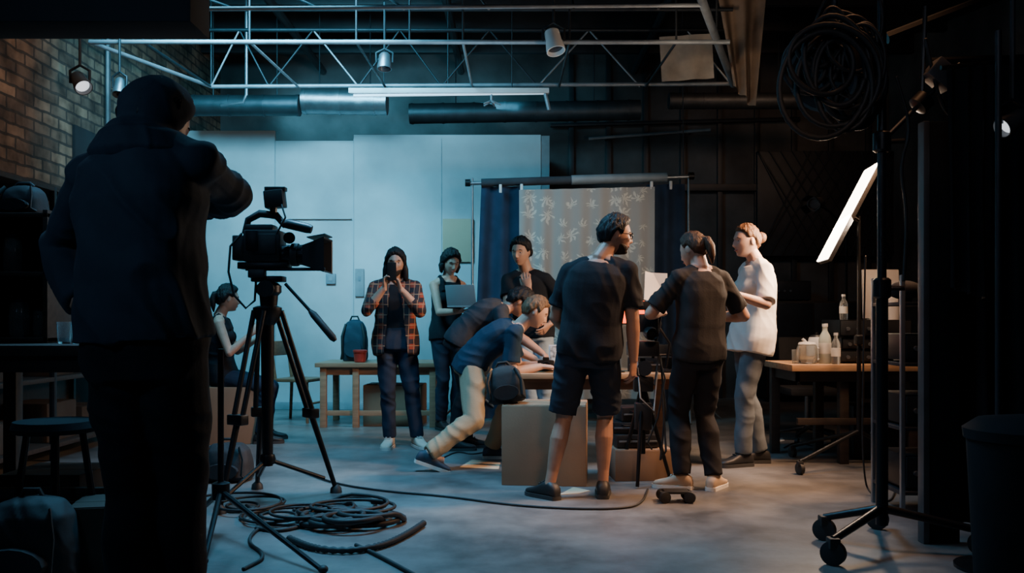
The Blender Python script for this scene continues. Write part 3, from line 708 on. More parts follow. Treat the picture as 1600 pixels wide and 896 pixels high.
can(125, 128, 7.3, 'lit lamp by the brick wall tilted toward the room', .07, .18, (.6, -.5, -.7), 4.62, 'lamp_grey', 'bulb')
mb = MB(); c = P(768, 158, 9.5)
for a in range(5): mb.tube([c, c+V((.10*math.cos(a*1.256), .08*math.sin(a*1.256), -.04))], [.014, .008], 8)
mb.tube([c, c+V((0, 0, .10))], .014, 8)
tag(mb.build('ceiling_bracket', 'truss_paint', loc=c), 'small star shaped pale bracket below the rear truss chord', 'bracket')
def duct(pts, r, label, m='duct'):
    t = thing('air_duct', label, 'duct', pts[0])
    MB().tube(pts, r, 20).build('pipe', m, t)
    a = V(pts[0]); b = V(pts[-1]); L = (b-a).length; q = (b-a).normalized()
    for i in range(int(L/.40)+1):
        p = a+q*(.02+i*.40); MB().cyl(p, p+q*.03, r*1.05, seg=20).build('seam_ring', m, t)
    for f in (.2, .8):
        p = a+(b-a)*f; MB().cyl(p, V((p.x, p.y, 4.9)), .008, seg=8).build('hanger', 'dark_steel', t)
duct([P(300, 165, 10.4), P(466, 165, 10.4)], .12, 'narrow silver duct above the left end of the partition', 'duct_shaded')
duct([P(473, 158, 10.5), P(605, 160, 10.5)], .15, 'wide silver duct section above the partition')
duct([P(640, 178, 11.6), P(1000, 172, 11.6)], .13, 'long dim duct behind the rear chord of the truss', 'duct_shaded')
duct([P(1045, 158, 11.2), P(1260, 158, 11.2)], .10, 'short dim duct on the right above the curtains', 'duct_shaded')
def pipe(pts, r, label, m='dark_steel', name='pipe'):
    return tag(MB().tube(pts, r, 8).build(name, m, loc=pts[0]), label, 'pipe')
a = P(920, 217, 12.4); b = P(1110, 203, 12.4)
t = thing('pipe', 'thin pale pole mounted slanting on the dark wall right of the partition', 'pipe', a)
MB().tube([a, b], .022, 8).build('pole', 'truss_paint', t)
for f in (.15, .85): MB().cyl(a+(b-a)*f, a+(b-a)*f+V((0, .2, 0)), .012, seg=8).build('wall_bracket', 'dark_steel', t)
pipe([P(860, 196, 12.52), P(1250, 186, 12.52)], .03, 'long dark horizontal pipe on the back wall')
pipe([V((-4.06, 9.0, 4.9)), V((-4.06, 9.0, 2.4))], .03, 'vertical pipe at the corner of the brick wall', 'lamp_grey')
pipe([P(345, 165, 9.9), P(380, 160, 9.9), P(385, 148, 9.9), V((X(385, 9.9), 9.9, 4.9))], .018, 'bent thin conduit dropping below the truss at left', 'grey_metal')
pipe([V((X(1066, 9.62), 9.62, 4.9)), P(1068, 280, 9.72)], .006, 'thin hanging wire above the right end of the crossbar', 'dark_steel')
for i, (xa, z) in enumerate(((1040, 4.58), (700, 4.58), (430, 4.58))):
    pipe([V((X(xa, 10), 6.5, z)), V((X(xa, 10), 12.55, z))], .05, ('ceiling pipe running back over the cream sheet', 'ceiling pipe running back over the middle of the truss', 'ceiling pipe running back over the left of the truss')[i], 'iron')
def sheet(name, label, cat, pts_top, pts_bot, m, folds=5, amp=.03, nx=60, nz=24, parent=None):
    a, b = V(pts_top[0]), V(pts_top[1]); c, e = V(pts_bot[0]), V(pts_bot[1])
    mb = MB(); vs = []; n = (b-a).cross(UP).normalized()
    for j in range(nz+1):
        v = j/nz
        for i in range(nx+1):
            u = i/nx; p = (a*(1-u)+b*u)*(1-v)+(c*(1-u)+e*u)*v
            o = amp*(math.sin(u*folds*2*math.pi+.5*math.sin(v*3))+.4*math.sin(u*folds*4.7+1+v*2))*(.35+.65*v)
            vs.append(p+n*o)
    mb.add(vs, [[j*(nx+1)+i, j*(nx+1)+i+1, (j+1)*(nx+1)+i+1, (j+1)*(nx+1)+i] for j in range(nz) for i in range(nx)])
    o = mb.build(name, m, parent, loc=(c+e)/2, ang=180)
    if parent is None: tag(o, label, cat)
    return o
sheet('hanging_sheet', 'cream cloth sheet hung over the right end of the truss', 'cloth', (P(1030, 58, 9.35), P(1112, 52, 9.35)), (P(1034, 128, 9.35), P(1116, 122, 9.35)), 'cream_cloth', 2, .012)
sheet('hanging_drape', 'brown drape hanging from the ceiling beyond the right truss end', 'cloth', (P(1105, -90, 9.0), P(1205, -90, 9.0)), (P(1146, 135, 9.0), P(1178, 168, 9.0)), 'brown_cloth', 2.2, .055, 90)

# ------------------------------------------------------------------ backdrop stand and curtains
bs = thing('backdrop_stand', 'grey backdrop stand with crossbar holding up curtains behind the group', 'stand', (X(905, 9.7), 9.7, 0))
zb = Z(283, 9.7)
MB().tube([P(727, 287, 9.7), P(1085, 276, 9.7)], .022, 12).build('crossbar', 'grey_metal', bs)
MB().cyl(P(752, 286, 9.7), P(1040, 277, 9.7), .045).build('fabric_roll', 'tee_grey', bs)
MB().cyl(P(893, 281.5, 9.69), P(1042, 277, 9.69), .052).build('roll_sleeve', 'socket_grey', bs)
for px in (738, 1076):
    x = X(px, 9.7)
    MB().tube([V((x, 9.7, .02)), V((x, 9.7, 1.3)), V((x, 9.7, zb+.03))], [.018, .016, .012], 10).build('upright', 'grey_metal', bs)
    for a in (.4, 2.5, 4.6): MB().tube([V((x, 9.7, .35)), V((x+.42*math.cos(a), 9.7+.35*math.sin(a), .012))], .012, 8).build('leg', 'grey_metal', bs)
for px in (731, 1080): MB().cyl(P(px-4, 286-(px-731)*.031, 9.7), P(px+4, 286-(px-731)*.031, 9.7), .04).build('end_clamp', 'black_metal', bs)
for px in (782, 815, 1018, 1048): MB().box(P(px, 296-(px-731)*.02, 9.62), (.03, .03, .09), None, .006).build('clip', 'white_plastic', bs)
sheet('curtain', 'navy curtain on the left half of the crossbar', 'curtain', (P(752, 292, 9.72), P(815, 291, 9.72)), (V((X(738, 9.72), 9.76, .02)), V((X(830, 9.72), 9.76, .02))), 'navy_drape', 2.4, .035)
sheet('curtain', 'navy curtain on the right half of the crossbar', 'curtain', (P(1010, 289, 9.70), P(1070, 288, 9.70)), (V((X(1000, 9.70), 9.72, .02)), V((X(1074, 9.70), 9.72, .02))), 'navy_drape', 2.4, .035)
sheet('curtain', 'beige floral patterned curtain clipped to the middle of the crossbar', 'curtain', (P(811, 297, 9.60), P(1023, 292, 9.60)), (V((X(812, 9.6), 9.60, .25)), V((X(1022, 9.6), 9.60, .25))), 'floral', 7, .030, 120)

# ------------------------------------------------------------------ partition details
t = thing('wall_socket', 'left grey wall box on the partition behind the plaid shirt', 'socket', P(517, 436, 10.97))
c = P(517, 436, 10.985); MB().box(c, (.12, .04, .13), None, .01).build('plate', 'socket_grey', t); MB().box(c+V((0, -.022, 0)), (.05, .01, .05), None, .003).build('insert', 'partition_edge', t)
t = thing('wall_panel', 'tall grey access plate on the partition beside the plaid shirt', 'panel', P(562, 440, 10.97))
c = P(562, 442, 10.975); MB().box(c, (.11, .04, .34), None, .008).build('plate', 'partition_edge', t); MB().box(c+V((0, -.022, .05)), (.03, .01, .06), None, .003).build('latch', 'socket_grey', t)
tag(MB().span(P(692, 410, 10.99), V((X(740, 10.95), 10.95, Z(342, 10.95))), .006).build('notice_board', 'beige_board', loc=P(716, 410, 10.97)), 'beige board on the partition left of the navy curtain', 'board')

# ------------------------------------------------------------------ boxes
def carton(label, c, size, rotz, m='cardboard', name='cardboard_box'):
    t = thing(name, label, 'box', V((c[0], c[1], c[2])))
    rm = Matrix.Rotation(rotz, 3, 'Z'); cc = V(c)+V((0, 0, size[2]/2))
    MB().box(cc, size, rm, .006).build('carton', m, t)
    MB().box(cc+V((0, 0, size[2]/2+.003)), (size[0]*.999, .05, .004), rm).build('tape', 'tape' if m != 'cardboard_shadow' else m, t)
    for sg in (-1, 1): MB().box(cc+rm @ V((0, sg*size[1]*.25, size[2]/2+.002)), (size[0]*.985, size[1]*.47, .004), rm).build('flap', m, t)
    return t
carton('large brown cardboard box in front of the table with a black bag on it', (X(853, 6.15), 6.15, 0), (.56, .46, .53), R(-6), 'cardboard')
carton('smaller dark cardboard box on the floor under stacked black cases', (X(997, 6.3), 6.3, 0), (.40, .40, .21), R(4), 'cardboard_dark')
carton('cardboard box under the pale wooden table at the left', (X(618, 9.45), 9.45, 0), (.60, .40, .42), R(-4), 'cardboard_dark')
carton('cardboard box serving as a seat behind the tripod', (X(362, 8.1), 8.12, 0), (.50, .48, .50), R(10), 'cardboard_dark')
def case(label, c, size, rotz):
    t = thing('equipment_case', label, 'case', V(c)); rm = Matrix.Rotation(rotz, 3, 'Z'); cc = V(c)+V((0, 0, size[2]/2))
    MB().box(cc, size, rm, .012).build('shell', 'black_plastic', t)
    MB().box(cc+rm @ V((0, -size[1]/2-.004, 0)), (size[0]*.9, .008, .012), rm, .002).build('trim_strip', 'grey_metal', t)
    MB().tube([cc+rm @ V((-.06, -size[1]/2-.005, .02)), cc+rm @ V((-.05, -size[1]/2-.03, .02)), cc+rm @ V((.05, -size[1]/2-.03, .02)), cc+rm @ V((.06, -size[1]/2-.005, .02))], .008, 8).build('handle', 'black_metal', t)
case('lowest black equipment case on the smaller cardboard box', (X(990, 6.3), 6.3, .219), (.30, .30, .09), R(5))
case('second black equipment case from the bottom of the stack by the rig', (X(986, 6.3), 6.32, .31), (.26, .26, .08), R(-6))
case('topmost black equipment case of the stack by the rig', (X(992, 6.3), 6.33, .392), (.24, .22, .10), R(9))
case('black equipment case lying on the right half of the central table', (X(1008, 6.95), 6.98, .70), (.26, .22, .11), R(-8))
case('small black equipment case at the right end of the central table', (X(1030, 7.25), 7.30, .70), (.16, .20, .20), R(12))
def sheetpaper(label, pts, m):
    mb = MB(); mb.loft([[V((p[0], p[1], p[2])) for p in pts], [V((p[0], p[1], p[2]+.003)) for p in pts]])
    return tag(mb.build('paper_sheet', m, loc=pts[0]), label, 'paper')
def floorquad(*q): return [G(*a) for a in q]
sheetpaper('tan paper sheet on the floor left of the large box', floorquad((718, 731), (738, 719), (782, 724), (779, 734)), 'paper_tan')
sheetpaper('tan paper scrap on the floor between the legs of the person in shorts', floorquad((874, 774), (896, 762), (922, 768), (905, 772)), 'paper_tan')
sheetpaper('small white paper scrap on the floor right of the group', floorquad((1212, 688), (1222, 685), (1226, 689), (1216, 691)), 'paper')

# ------------------------------------------------------------------ tables
def table(label, x0, x1, y0, y1, z, th, m, legs, lr=.03, rail=None, lm=None, name='table'):
    t = thing(name, label, 'table', ((x0+x1)/2, (y0+y1)/2, 0))
    MB().span((x0, y0, z-th), (x1, y1, z), .006).build('tabletop', m, t)
    for lx, ly in legs: MB().span((lx-lr, ly-lr, 0), (lx+lr, ly+lr, z-th), .004).build('leg', lm or m, t)
    MB().span((x0+.05, y0+.05, z-th-.08), (x1-.05, y0+.075, z-th)).span((x0+.05, y1-.075, z-th-.08), (x1-.05, y1-.05, z-th)).span((x0+.05, y0+.05, z-th-.08), (x0+.075, y1-.05, z-th)).span((x1-.075, y0+.05, z-th-.08), (x1-.05, y1-.05, z-th)).build('apron', lm or m, t)
    if rail: MB().span((x0+.06, y0+.05, rail), (x1-.06, y0+.09, rail+.05), .004).build('rail', lm or m, t)
    return t
x0, x1 = X(498, 9.3), X(690, 9.3)
table('pale wooden work table behind the plaid shirt, backpack on top', x0, x1, 9.1, 9.9, .66, .045, 'wood_pale', [(x0+.08, 9.16), (x1-.08, 9.16), (x0+.08, 9.82), (x1-.08, 9.82), (X(556, 9.15), 9.16)], .032, .12)
CT = .70
table('central wooden work table the group gathers round', -.08, 1.30, 6.62, 7.55, CT, .04, 'wood_light', [(.0, 6.72), (1.22, 6.72), (.0, 7.45), (1.22, 7.45)], .03, None, 'wood_mid')
x0, x1 = X(1228, 6.9), X(1420, 6.9)
table('dark legged wooden table at right holding bottles and equipment', x0, x1+.1, 6.75, 7.5, .76, .05, 'wood_light', [(x0+.42, 6.85), (x1, 6.85), (x0+.42, 7.4), (x1, 7.4), (x0+.06, 7.4)], .035, .3, 'wood_dark')
t = thing('photo_print', 'small framed black and white print propped on the central table', 'picture', P(872, 545, 7.2))
c = V((X(872, 7.2), 7.2, CT+.10)); rm = Matrix.Rotation(R(-12), 3, 'X')
MB().box(c, (.15, .012, .20), rm, .003).build('frame', 'white_plastic', t); MB().box(c+V((0, -.008, 0)), (.13, .004, .18), rm).build('print', 'photo_print', t)
t = thing('photo_camera', 'small black stills camera lying on the central table', 'camera', V((X(853, 6.95), 6.95, CT)))
c = V((X(853, 6.95), 6.95, CT+.045)); MB().box(c, (.13, .06, .085), None, .012).box(c+V((0, 0, .05)), (.05, .05, .03), None, .008).build('camera_body', 'black_plastic', t)
MB().lathe([(.035, 0), (.036, .03), (.034, .07), (.026, .07), (.02, .05)], c+V((0, -.03, 0)), (0, -1, 0)).build('camera_lens', 'black_metal', t)
t = thing('field_monitor', 'small monitor with glowing orange screen beside the bearded person', 'monitor', V((X(984, 6.9), 6.9, CT)))
c = P(984, 488, 6.85); MB().box(c, (.24, .03, .19), None, .008).build('bezel', 'black_plastic', t); MB().box(c+V((0, -.017, 0)), (.22, .004, .17)).build('screen', 'orange_screen', t)
MB().tube([V((c.x-.1, 6.86, CT)), V((c.x-.1, 6.86, c.z))], .012, 8).build('post', 'black_metal', t); MB().lathe([(.06, 0), (.06, .01), (.02, .02)], V((c.x-.1, 6.82, CT))).build('base', 'black_metal', t)
t = thing('clamp_lamp', 'small black lamp on a bent arm rising from the central table', 'lamp', V((X(1040, 6.8), 6.8, CT)))
c = V((X(1040, 6.8), 6.8, CT))
MB().lathe([(.06, 0), (.06, .015), (.015, .03)], c).build('base', 'black_metal', t)
MB().tube([c+V((0, 0, .02)), c+V((.03, 0, .22)), c+V((-.06, 0, .36))], .010, 8).build('arm', 'black_metal', t)
MB().lathe([(.02, -.05), (.04, -.03), (.055, .04), (.05, .04), (.03, 0)], c+V((-.08, 0, .36)), (-.8, 0, -.5)).build('shade', 'black_metal', t)
rg = thing('camera_rig', 'black camera rig on a small tripod between the two people seen from behind', 'rig', V((X(1006, 6.02), 6.02, 0)))
c = V((X(1004, 6.02), 6.02, 0))
def cz(py): return Z(py, 6.02)
for a in (.2, 2.3, 4.4):
    MB().tube([c+V((0, 0, cz(600))), c+V((.20*math.cos(a), .20*math.sin(a), .012))], [.016, .012], 8).build('leg', 'black_metal', rg)
MB().tube([c+V((0, 0, .2)), c+V((0, 0, cz(560)))], .02, 10).build('column', 'black_metal', rg)
MB().box(c+V((0, 0, cz(545))), (.20, .18, .10), None, .012).box(c+V((.03, -.02, cz(505))), (.13, .14, .12), None, .012).build('camera_body', 'black_plastic', rg)
MB().lathe([(.04, 0), (.045, .05), (.04, .10), (.035, .10), (.02, .08)], c+V((.03, -.08, cz(520))), (.1, -1, -.1)).build('rig_lens', 'black_metal', rg)
MB().box(c+V((.0, -.02, cz(478))), (.10, .02, .06), None, .006).build('top_monitor', 'black_plastic', rg)
MB().tube([c+V((.08, -.06, cz(540))), c+V((.13, -.12, cz(590))), c+V((.08, -.14, cz(650))), c+V((.02, -.10, cz(690))), c+V((.05, -.08, cz(700)))], .006, 6).build('cable', 'rubber', rg)
MB().tube([c+V((-.05, -.09, cz(555))), c+V((-.03, -.11, cz(620))), c+V((.06, -.10, cz(640))), c+V((.09, -.06, cz(580)))], .005, 6).build('cable', 'white_plastic', rg)
MB().tube([c+V((.10, -.07, cz(550))), c+V((.06, -.13, cz(600))), c+V((-.05, -.12, cz(585))), c+V((-.08, -.07, cz(545)))], .007, 6).build('cable', 'rubber', rg)
MB().tube([c+V((.11, -.05, cz(555))), c+V((.14, -.08, cz(640))), c+V((.10, -.12, cz(715))), c+V((.13, -.16, cz(700))), c+V((.12, -.06, cz(600)))], .007, 6).build('cable', 'rubber', rg)
MB().box(c+V((0, -.02, cz(650))), (.11, .09, .18), None, .01).build('battery', 'black_plastic', rg)
MB().box(c+V((0, -.03, cz(600))), (.13, .07, .10), None, .01).build('control_box', 'black_plastic', rg)
MB().cyl(c+V((.0, -.10, cz(575))), c+V((.0, -.02, cz(575))), .05).build('gear_wheel', 'dark_steel', rg)
MB().tube([c+V((.07, 0, cz(560))), c+V((.13, -.05, cz(470))), c+V((.12, -.08, cz(445)))], .010, 8).build('grip_arm', 'black_metal', rg)
def pack(label, c, w, dpt, h, m, lean=0):
    t = thing('backpack', label, 'bag', V(c)); rm = Matrix.Rotation(lean, 3, 'Y'); c = V(c)
    def ring(z, a, b): return [c+rm @ V((a*math.copysign(abs(math.cos(q))**.6, math.cos(q)), b*math.copysign(abs(math.sin(q))**.6, math.sin(q)), z)) for q in [2*math.pi*k/20 for k in range(20)]]
    mb = MB().loft([ring(0, w*.44, dpt*.45), ring(h*.1, w*.5, dpt*.5), ring(h*.5, w*.49, dpt*.46), ring(h*.8, w*.43, dpt*.38), ring(h*.95, w*.3, dpt*.26), ring(h, w*.12, dpt*.1)])
    me = remesh(mb, .012, 3); wrinkle(me, .014, (9, 9, 9), 5); shift(me, c); link(me, 'bag_body', m, t, c, 180)
    mb = MB().loft([[c+rm @ V((w*.33*math.cos(q), -dpt*.52-s_, h*.3+h*.2*math.sin(q))) for q in [2*math.pi*k/16 for k in range(16)]] for s_ in (-.06, .0, .02)])
    mb.build('front_pocket', m, t)
    MB().tube([c+rm @ V((-.05, 0, h*.97)), c+rm @ V((-.03, 0, h*1.08)), c+rm @ V((.03, 0, h*1.08)), c+rm @ V((.05, 0, h*.97))], .010, 8).build('handle', 'rubber', t)
    for sg in (-1, 1): MB().tube([c+rm @ V((w*.3*sg, -dpt*.3, h*.9)), c+rm @ V((w*.42*sg, -dpt*.52, h*.6)), c+rm @ V((w*.4*sg, -dpt*.55, h*.2)), c+rm @ V((w*.46*sg, -dpt*.4, .02))], .012, 8, .5).build('strap', 'rubber', t)
pack('navy backpack on the pale wooden table by the partition', (X(553, 9.5), 9.55, .66), .28, .20, .44, 'bag_navy')
pack('black soft bag slumped on the corner of the large cardboard box', (X(793, 6.05), 6.1, .54), .26, .22, .25, 'bag_black', R(-8))
t = thing('red_tub', 'small red plastic tub on the pale wooden table', 'tub', (X(564, 9.3), 9.3, .66))
c = V((X(564, 9.3), 9.25, .66))
MB().lathe([(.05, 0), (.06, .01), (.068, .11), (.06, .11)], c).build('tub_body', 'red_plastic', t); MB().lathe([(.074, .105), (.074, .125), (.06, .13), (.01, .13)], c).build('lid', 'red_plastic', t)
def chair(label, x, y, rz, m='wood_mid', seat=.45):
    t = thing('wooden_chair', label, 'chair', V((x, y, 0))); rm = Matrix.Rotation(rz, 3, 'Z'); o = V((x, y, 0))
    MB().box(o+V((0, 0, seat)), (.42, .42, .035), rm, .01).build('seat', m, t)
    for sx in (-1, 1):
        MB().tube([o+rm @ V((.18*sx, -.18, seat)), o+rm @ V((.20*sx, -.20, 0))], [.02, .016], 8).build('leg', m, t)
        MB().tube([o+rm @ V((.20*sx, .22, 0)), o+rm @ V((.18*sx, .19, seat)), o+rm @ V((.18*sx, .25, seat+.42))], [.016, .02, .016], 8).build('leg', m, t)
    MB().box(o+rm @ V((0, .24, seat+.34)), (.38, .025, .16), rm, .01).build('backrest', m, t)
    MB().tube([o+rm @ V((-.19, -.19, .2)), o+rm @ V((.19, -.19, .2))], .012, 8).build('stretcher', m, t)
chair('wooden chair with flat backrest standing left of the pale table', X(468, 9.75), 9.75, R(75), 'wood_mid')

c = (P3['wr'][0]+P3['wr'][1])/2+V((.0, -.06, .135))
t = thing('phone', 'black phone held up in front of the face of the person in plaid', 'phone', c)
MB().box(c, (.078, .012, .15), Matrix.Rotation(R(8), 3, 'X'), .008).build('phone_body', 'black_plastic', t); MB().box(c+V((.018, -.0075, .05)), (.025, .004, .035), None, .004).build('camera_bump', 'lens_glass', t)
c = (P4['wr'][0]+P4['wr'][1])/2+V((0, -.10, .03))
t = thing('laptop', 'silver laptop held open by the person in the tank top', 'laptop', c)
rm = Matrix.Rotation(R(-28), 3, 'Z')
MB().box(c, (.32, .22, .016), rm, .004).build('laptop_base', 'laptop_silver', t); MB().box(c+rm @ V((0, -.125, .10)), (.32, .008, .21), rm @ Matrix.Rotation(R(12), 3, 'X'), .003).build('laptop_lid', 'laptop_silver', t)
c = P9['wr'][1]+V((-.03, .06, .16))
sh = thing('script_pages', 'white paper sheets held by the person with the ponytail', 'paper', c)
for i, (rx, rz, off) in enumerate(((-18, 25, 0), (-10, 5, .02))):
    rm = Matrix.Rotation(R(rz), 3, 'Z') @ Matrix.Rotation(R(rx), 3, 'X') @ Matrix.Rotation(R(14-i*12), 3, 'Y')
    MB().box(c+V((off-.02, off, 0)), (.15, .002, .21), rm).build('page', 'paper', sh)

# ------------------------------------------------------------------ cinema camera and tripod
D = 5.4
ap = P(418, 486, D)
tp = thing('tripod', 'black camera tripod with doubled legs in front of the camera operator', 'tripod', V((ap.x, ap.y, 0)))
feet = [G(343, 803), G(525, 770), V((X(402, 5.82), 5.82, 0))]
MB().lathe([(.03, -.10), (.07, -.05), (.085, 0), (.085, .02), (.06, .03)], ap).build('bowl', 'black_metal', tp)
for f in feet:
    q = (f-ap); h = V((q.x, q.y, 0)).normalized(); sd = h.cross(UP); a = ap+h*.07; m = a*.45+f*.55
    lg = MB().tube([a+sd*.040, m+sd*.034], .016, 10).tube([a-sd*.040, m-sd*.034], .016, 10).box(m, (.12, .06, .06), Matrix.Rotation(math.atan2(sd.y, sd.x), 3, 'Z'), .008).tube([m, f+UP*.02], [.020, .015], 10).build('leg', 'black_metal', tp)
    MB().lathe([(.015, .05), (.034, .03), (.038, 0)], f).build('rubber_foot', 'rubber', lg)
MB().tube([ap-UP*.05, V((ap.x, ap.y, .22))], [.042, .032], 12).build('centre_column', 'black_metal', tp)
mb = MB()
for f in feet:
    mb.tube([V((ap.x, ap.y, .26)), f*.82+V((ap.x, ap.y, 0))*.18+V((0, 0, .10))], .013, 8)
mb.lathe([(.04, -.03), (.05, 0), (.04, .03)], V((ap.x, ap.y, .26))); mb.build('spreader', 'black_metal', tp)
hc = P(420, 452, D)
MB().lathe([(.05, -.10), (.055, -.04), (.075, -.02), (.075, .02), (.05, .04)], hc).box(hc+V((0, 0, .06)), (.19, .11, .035), None, .008).cyl(hc+V((0, -.08, 0)), hc+V((0, .08, 0)), .05).build('fluid_head', 'black_metal', tp)
ph = MB().tube([P(446, 444, D-.06), P(488, 490, D-.12)], .010, 10).build('pan_handle', 'black_metal', tp)
MB().tube([P(484, 486, D-.115), P(490, 492, D-.12), P(520, 528, D-.17), P(524, 533, D-.17)], [.012, .022, .022, .012], 12).build('grip', 'rubber', ph)
cm = thing('cinema_camera', 'black cinema camera with matte box on the tripod, lens pointing right', 'camera', P(410, 430, D))
c = P(414, 386, D)
MB().box(c, (.22, .17, .19), None, .014).box(c+V((-.02, 0, .105)), (.17, .13, .05), None, .012).box(c+V((.02, -.09, .01)), (.14, .02, .12), None, .006).build('camera_body', 'black_plastic', cm)
MB().box(c+V((-.145, 0, -.01)), (.07, .13, .15), None, .010).build('battery', 'black_plastic', cm)
MB().box(c+V((.0, 0, -.115)), (.30, .12, .04), None, .006).build('base_plate', 'black_metal', cm)
MB().tube([P(384, 421, D-.04), P(508, 421, D-.04)], .010, 8).tube([P(384, 421, D+.04), P(508, 421, D+.04)], .010, 8).build('rail', 'dark_steel', cm)
ln = MB().lathe([(.058, 0), (.060, .04), (.054, .05), (.058, .08), (.063, .13), (.066, .16)], P(442, 398, D), (1, 0, -.02)).build('camera_lens', 'black_metal', cm)
MB().lathe([(.068, .055), (.070, .06), (.070, .09), (.068, .095)], P(442, 398, D), (1, 0, -.02)).build('focus_ring', 'rubber', ln)
mb = MB(); a = P(476, 400, D); q = P(513, 400, D)
def rr(c, w, h): return [c+V((0, w*sx, h*sz)) for sx, sz in ((-1, -1), (1, -1), (1, 1), (-1, 1))]
mb.loft([rr(a, .065, .060), rr(a+V((.05, 0, 0)), .085, .075), rr(q, .13, .105), rr(q-V((.004, 0, 0)), .12, .095), rr(a+V((.05, 0, 0)), .07, .065), rr(a+V((.01, 0, 0)), .05, .05)])
mb.build('matte_box', 'black_plastic', cm, ang=30)
MB().box(P(497, 374, D)+V((.01, 0, .012)), (.11, .22, .006), Matrix.Rotation(R(-10), 3, 'Y')).build('matte_flag', 'black_plastic', cm)
MB().tube([P(382, 366, D), P(388, 344, D), P(406, 334, D), P(432, 337, D), P(446, 354, D)], [.018, .022, .024, .023, .018], 10).build('top_handle', 'black_plastic', cm)
MB().tube([P(440, 350, D-.05), P(450, 350, D-.05), P(480, 357, D-.05), P(487, 359, D-.05)], [.018, .030, .030, .024], 12).build('viewfinder', 'black_plastic', cm)
MB().box(P(430, 312, D), (.115, .10, .105), Matrix.Rotation(R(-6), 3, 'Y'), .008).tube([P(428, 322, D), P(426, 342, D)], .022, 8).box(P(431, 296, D), (.125, .06, .025), None, .004).build('top_monitor', 'black_plastic', cm)
MB().tube([P(378, 365, D-.08), P(360, 385, D-.1), P(357, 425, D-.1), P(366, 462, D-.1), P(384, 482, D-.08), P(398, 470, D-.06), P(400, 440, D-.05)], .007, 8).build('cable', 'rubber', cm)
MB().tube([P(432, 366, D-.10), P(446, 340, D-.12), P(440, 320, D-.09)], .006, 8).build('cable', 'rubber', cm)
MB().box(c+V((-.05, -.10, .03)), (.07, .03, .12), None, .008).build('side_module', 'black_metal', cm)
MB().cyl(P(452, 372, D-.09), P(452, 372, D-.03), .035).build('follow_focus', 'black_metal', cm)
MB().box(P(402, 428, D-.06), (.10, .06, .05), None, .008).build('receiver_box', 'black_plastic', cm)
w = P1['wr'][0]+V((-.05, .06, .04))
t = thing('director_viewfinder', 'dark handheld viewfinder with dangling strap in the raised hand of the camera operator', 'viewfinder', w)
MB().lathe([(.028, -.05), (.03, -.03), (.026, 0), (.032, .05), (.026, .05)], w, (-.4, .8, .3)).build('barrel', 'black_plastic', t)
MB().tube([w+V((-.02, 0, -.03)), w+V((-.045, 0, -.12)), w+V((-.05, .01, -.22)), w+V((-.035, .01, -.27)), w+V((-.03, .0, -.18)), w+V((-.01, .0, -.05))], .008, 6, 2.0).build('strap', 'rubber', t)

# ------------------------------------------------------------------ cables on the floor
def cable(label, pts, r=.008, name='cable', cat='cable', it=3, m='rubber', ribs=False):
    p = [V(q) for q in pts]
    for _ in range(it):
        n = [p[0]]
        for a, b in zip(p[:-1], p[1:]): n += [a*.75+b*.25, a*.25+b*.75]
        n.append(p[-1]); p = n
    if ribs:
        q = []; rs = []
        for a, b in zip(p[:-1], p[1:]):
            L = (b-a).length; k2 = max(1, int(L/.012))
            for i in range(k2): q.append(a+(b-a)*(i/k2)); rs.append(r*(1.0 if len(q) % 2 else .72))
        return tag(MB().tube(q, rs, 10).build(name, m, loc=p[0], ang=180), label, cat)
    return tag(MB().tube(p, r, 8).build(name, m, loc=p[0], ang=180), label, cat)
cable('thin black cable crossing the floor from the tripod to the skate dolly', [G(470, 735, .008), G(520, 756, .008), G(600, 768, .008), G(700, 776, .008), G(800, 790, .008), G(900, 796, .008), G(980, 795, .008), G(1005, 785, .008), G(1012, 765, .008)], .007)
def coil(px, py, rx, n, r=.012, ang0=0, sq=.8, drift=(0, 0)):
    c = G(px, py); pts = []
    for i in range(n*14):
        a = ang0+2*math.pi*i/14; lap = i/14
        rad = rx*(.72+.30*math.sin(lap*1.7+ang0)+.12*math.sin(lap*5)); pts.append(c+V((rad*math.cos(a)+.09*math.sin(lap*2+ang0)+drift[0]*lap, rad*sq*math.sin(a)+.07*math.cos(lap*1.3)+drift[1]*lap, r+.014*(lap % 4))))
    return pts
cable('thick coil of black cable heaped on the floor in front of the tripod', coil(545, 820, .21, 10, .015, 0, .9), .015, 'cable_coil', 'cable', 1)
cable('second black cable tangled around the heap in front of the tripod', coil(515, 806, .26, 6, .010, 2, .8, (.02, .012)), .010, 'cable_coil', 'cable', 1)
cable('loose loops of thinner cable left of the heap in front of the tripod', coil(455, 812, .27, 5, .008, 1, 1.0), .008, 'cable_coil', 'cable', 1)
cable('wide loose cable loops on the floor under the left tripod leg', coil(395, 800, .22, 3, .008, 4, 1.1, (-.05, .06)), .008, 'cable_coil', 'cable', 1)
cable('thick ribbed cable curving to the right end of the cable heap', [G(452, 842, .018), G(490, 858, .018), G(545, 862, .018), G(600, 853, .018), G(640, 833, .018), G(662, 818, .018)], .018, 'cable', 'cable', 3, 'rubber', True)
cable('cable loop behind the heap, right of the tripod foot', [G(500, 792, .01), G(535, 779, .01), G(566, 776, .01), G(590, 786, .01), G(580, 800, .01), G(540, 804, .01), G(505, 812, .01), G(440, 832, .01), G(400, 826, .01)], .012)
cable('cable trailing from the tripod toward the lower left corner', [G(385, 790, .008), G(420, 815, .008), G(380, 845, .008), G(420, 870, .008), G(380, 890, .008)], .009)
cable('thin cable on the floor under the leaning person', [G(692, 716, .006), G(715, 705, .006), G(740, 712, .006), G(778, 700, .006), G(800, 706, .006)], .006)
cable('thin cable under the right table running to the light stand', [G(1225, 700, .006), G(1245, 690, .006), G(1275, 700, .006), G(1300, 692, .006)], .006)
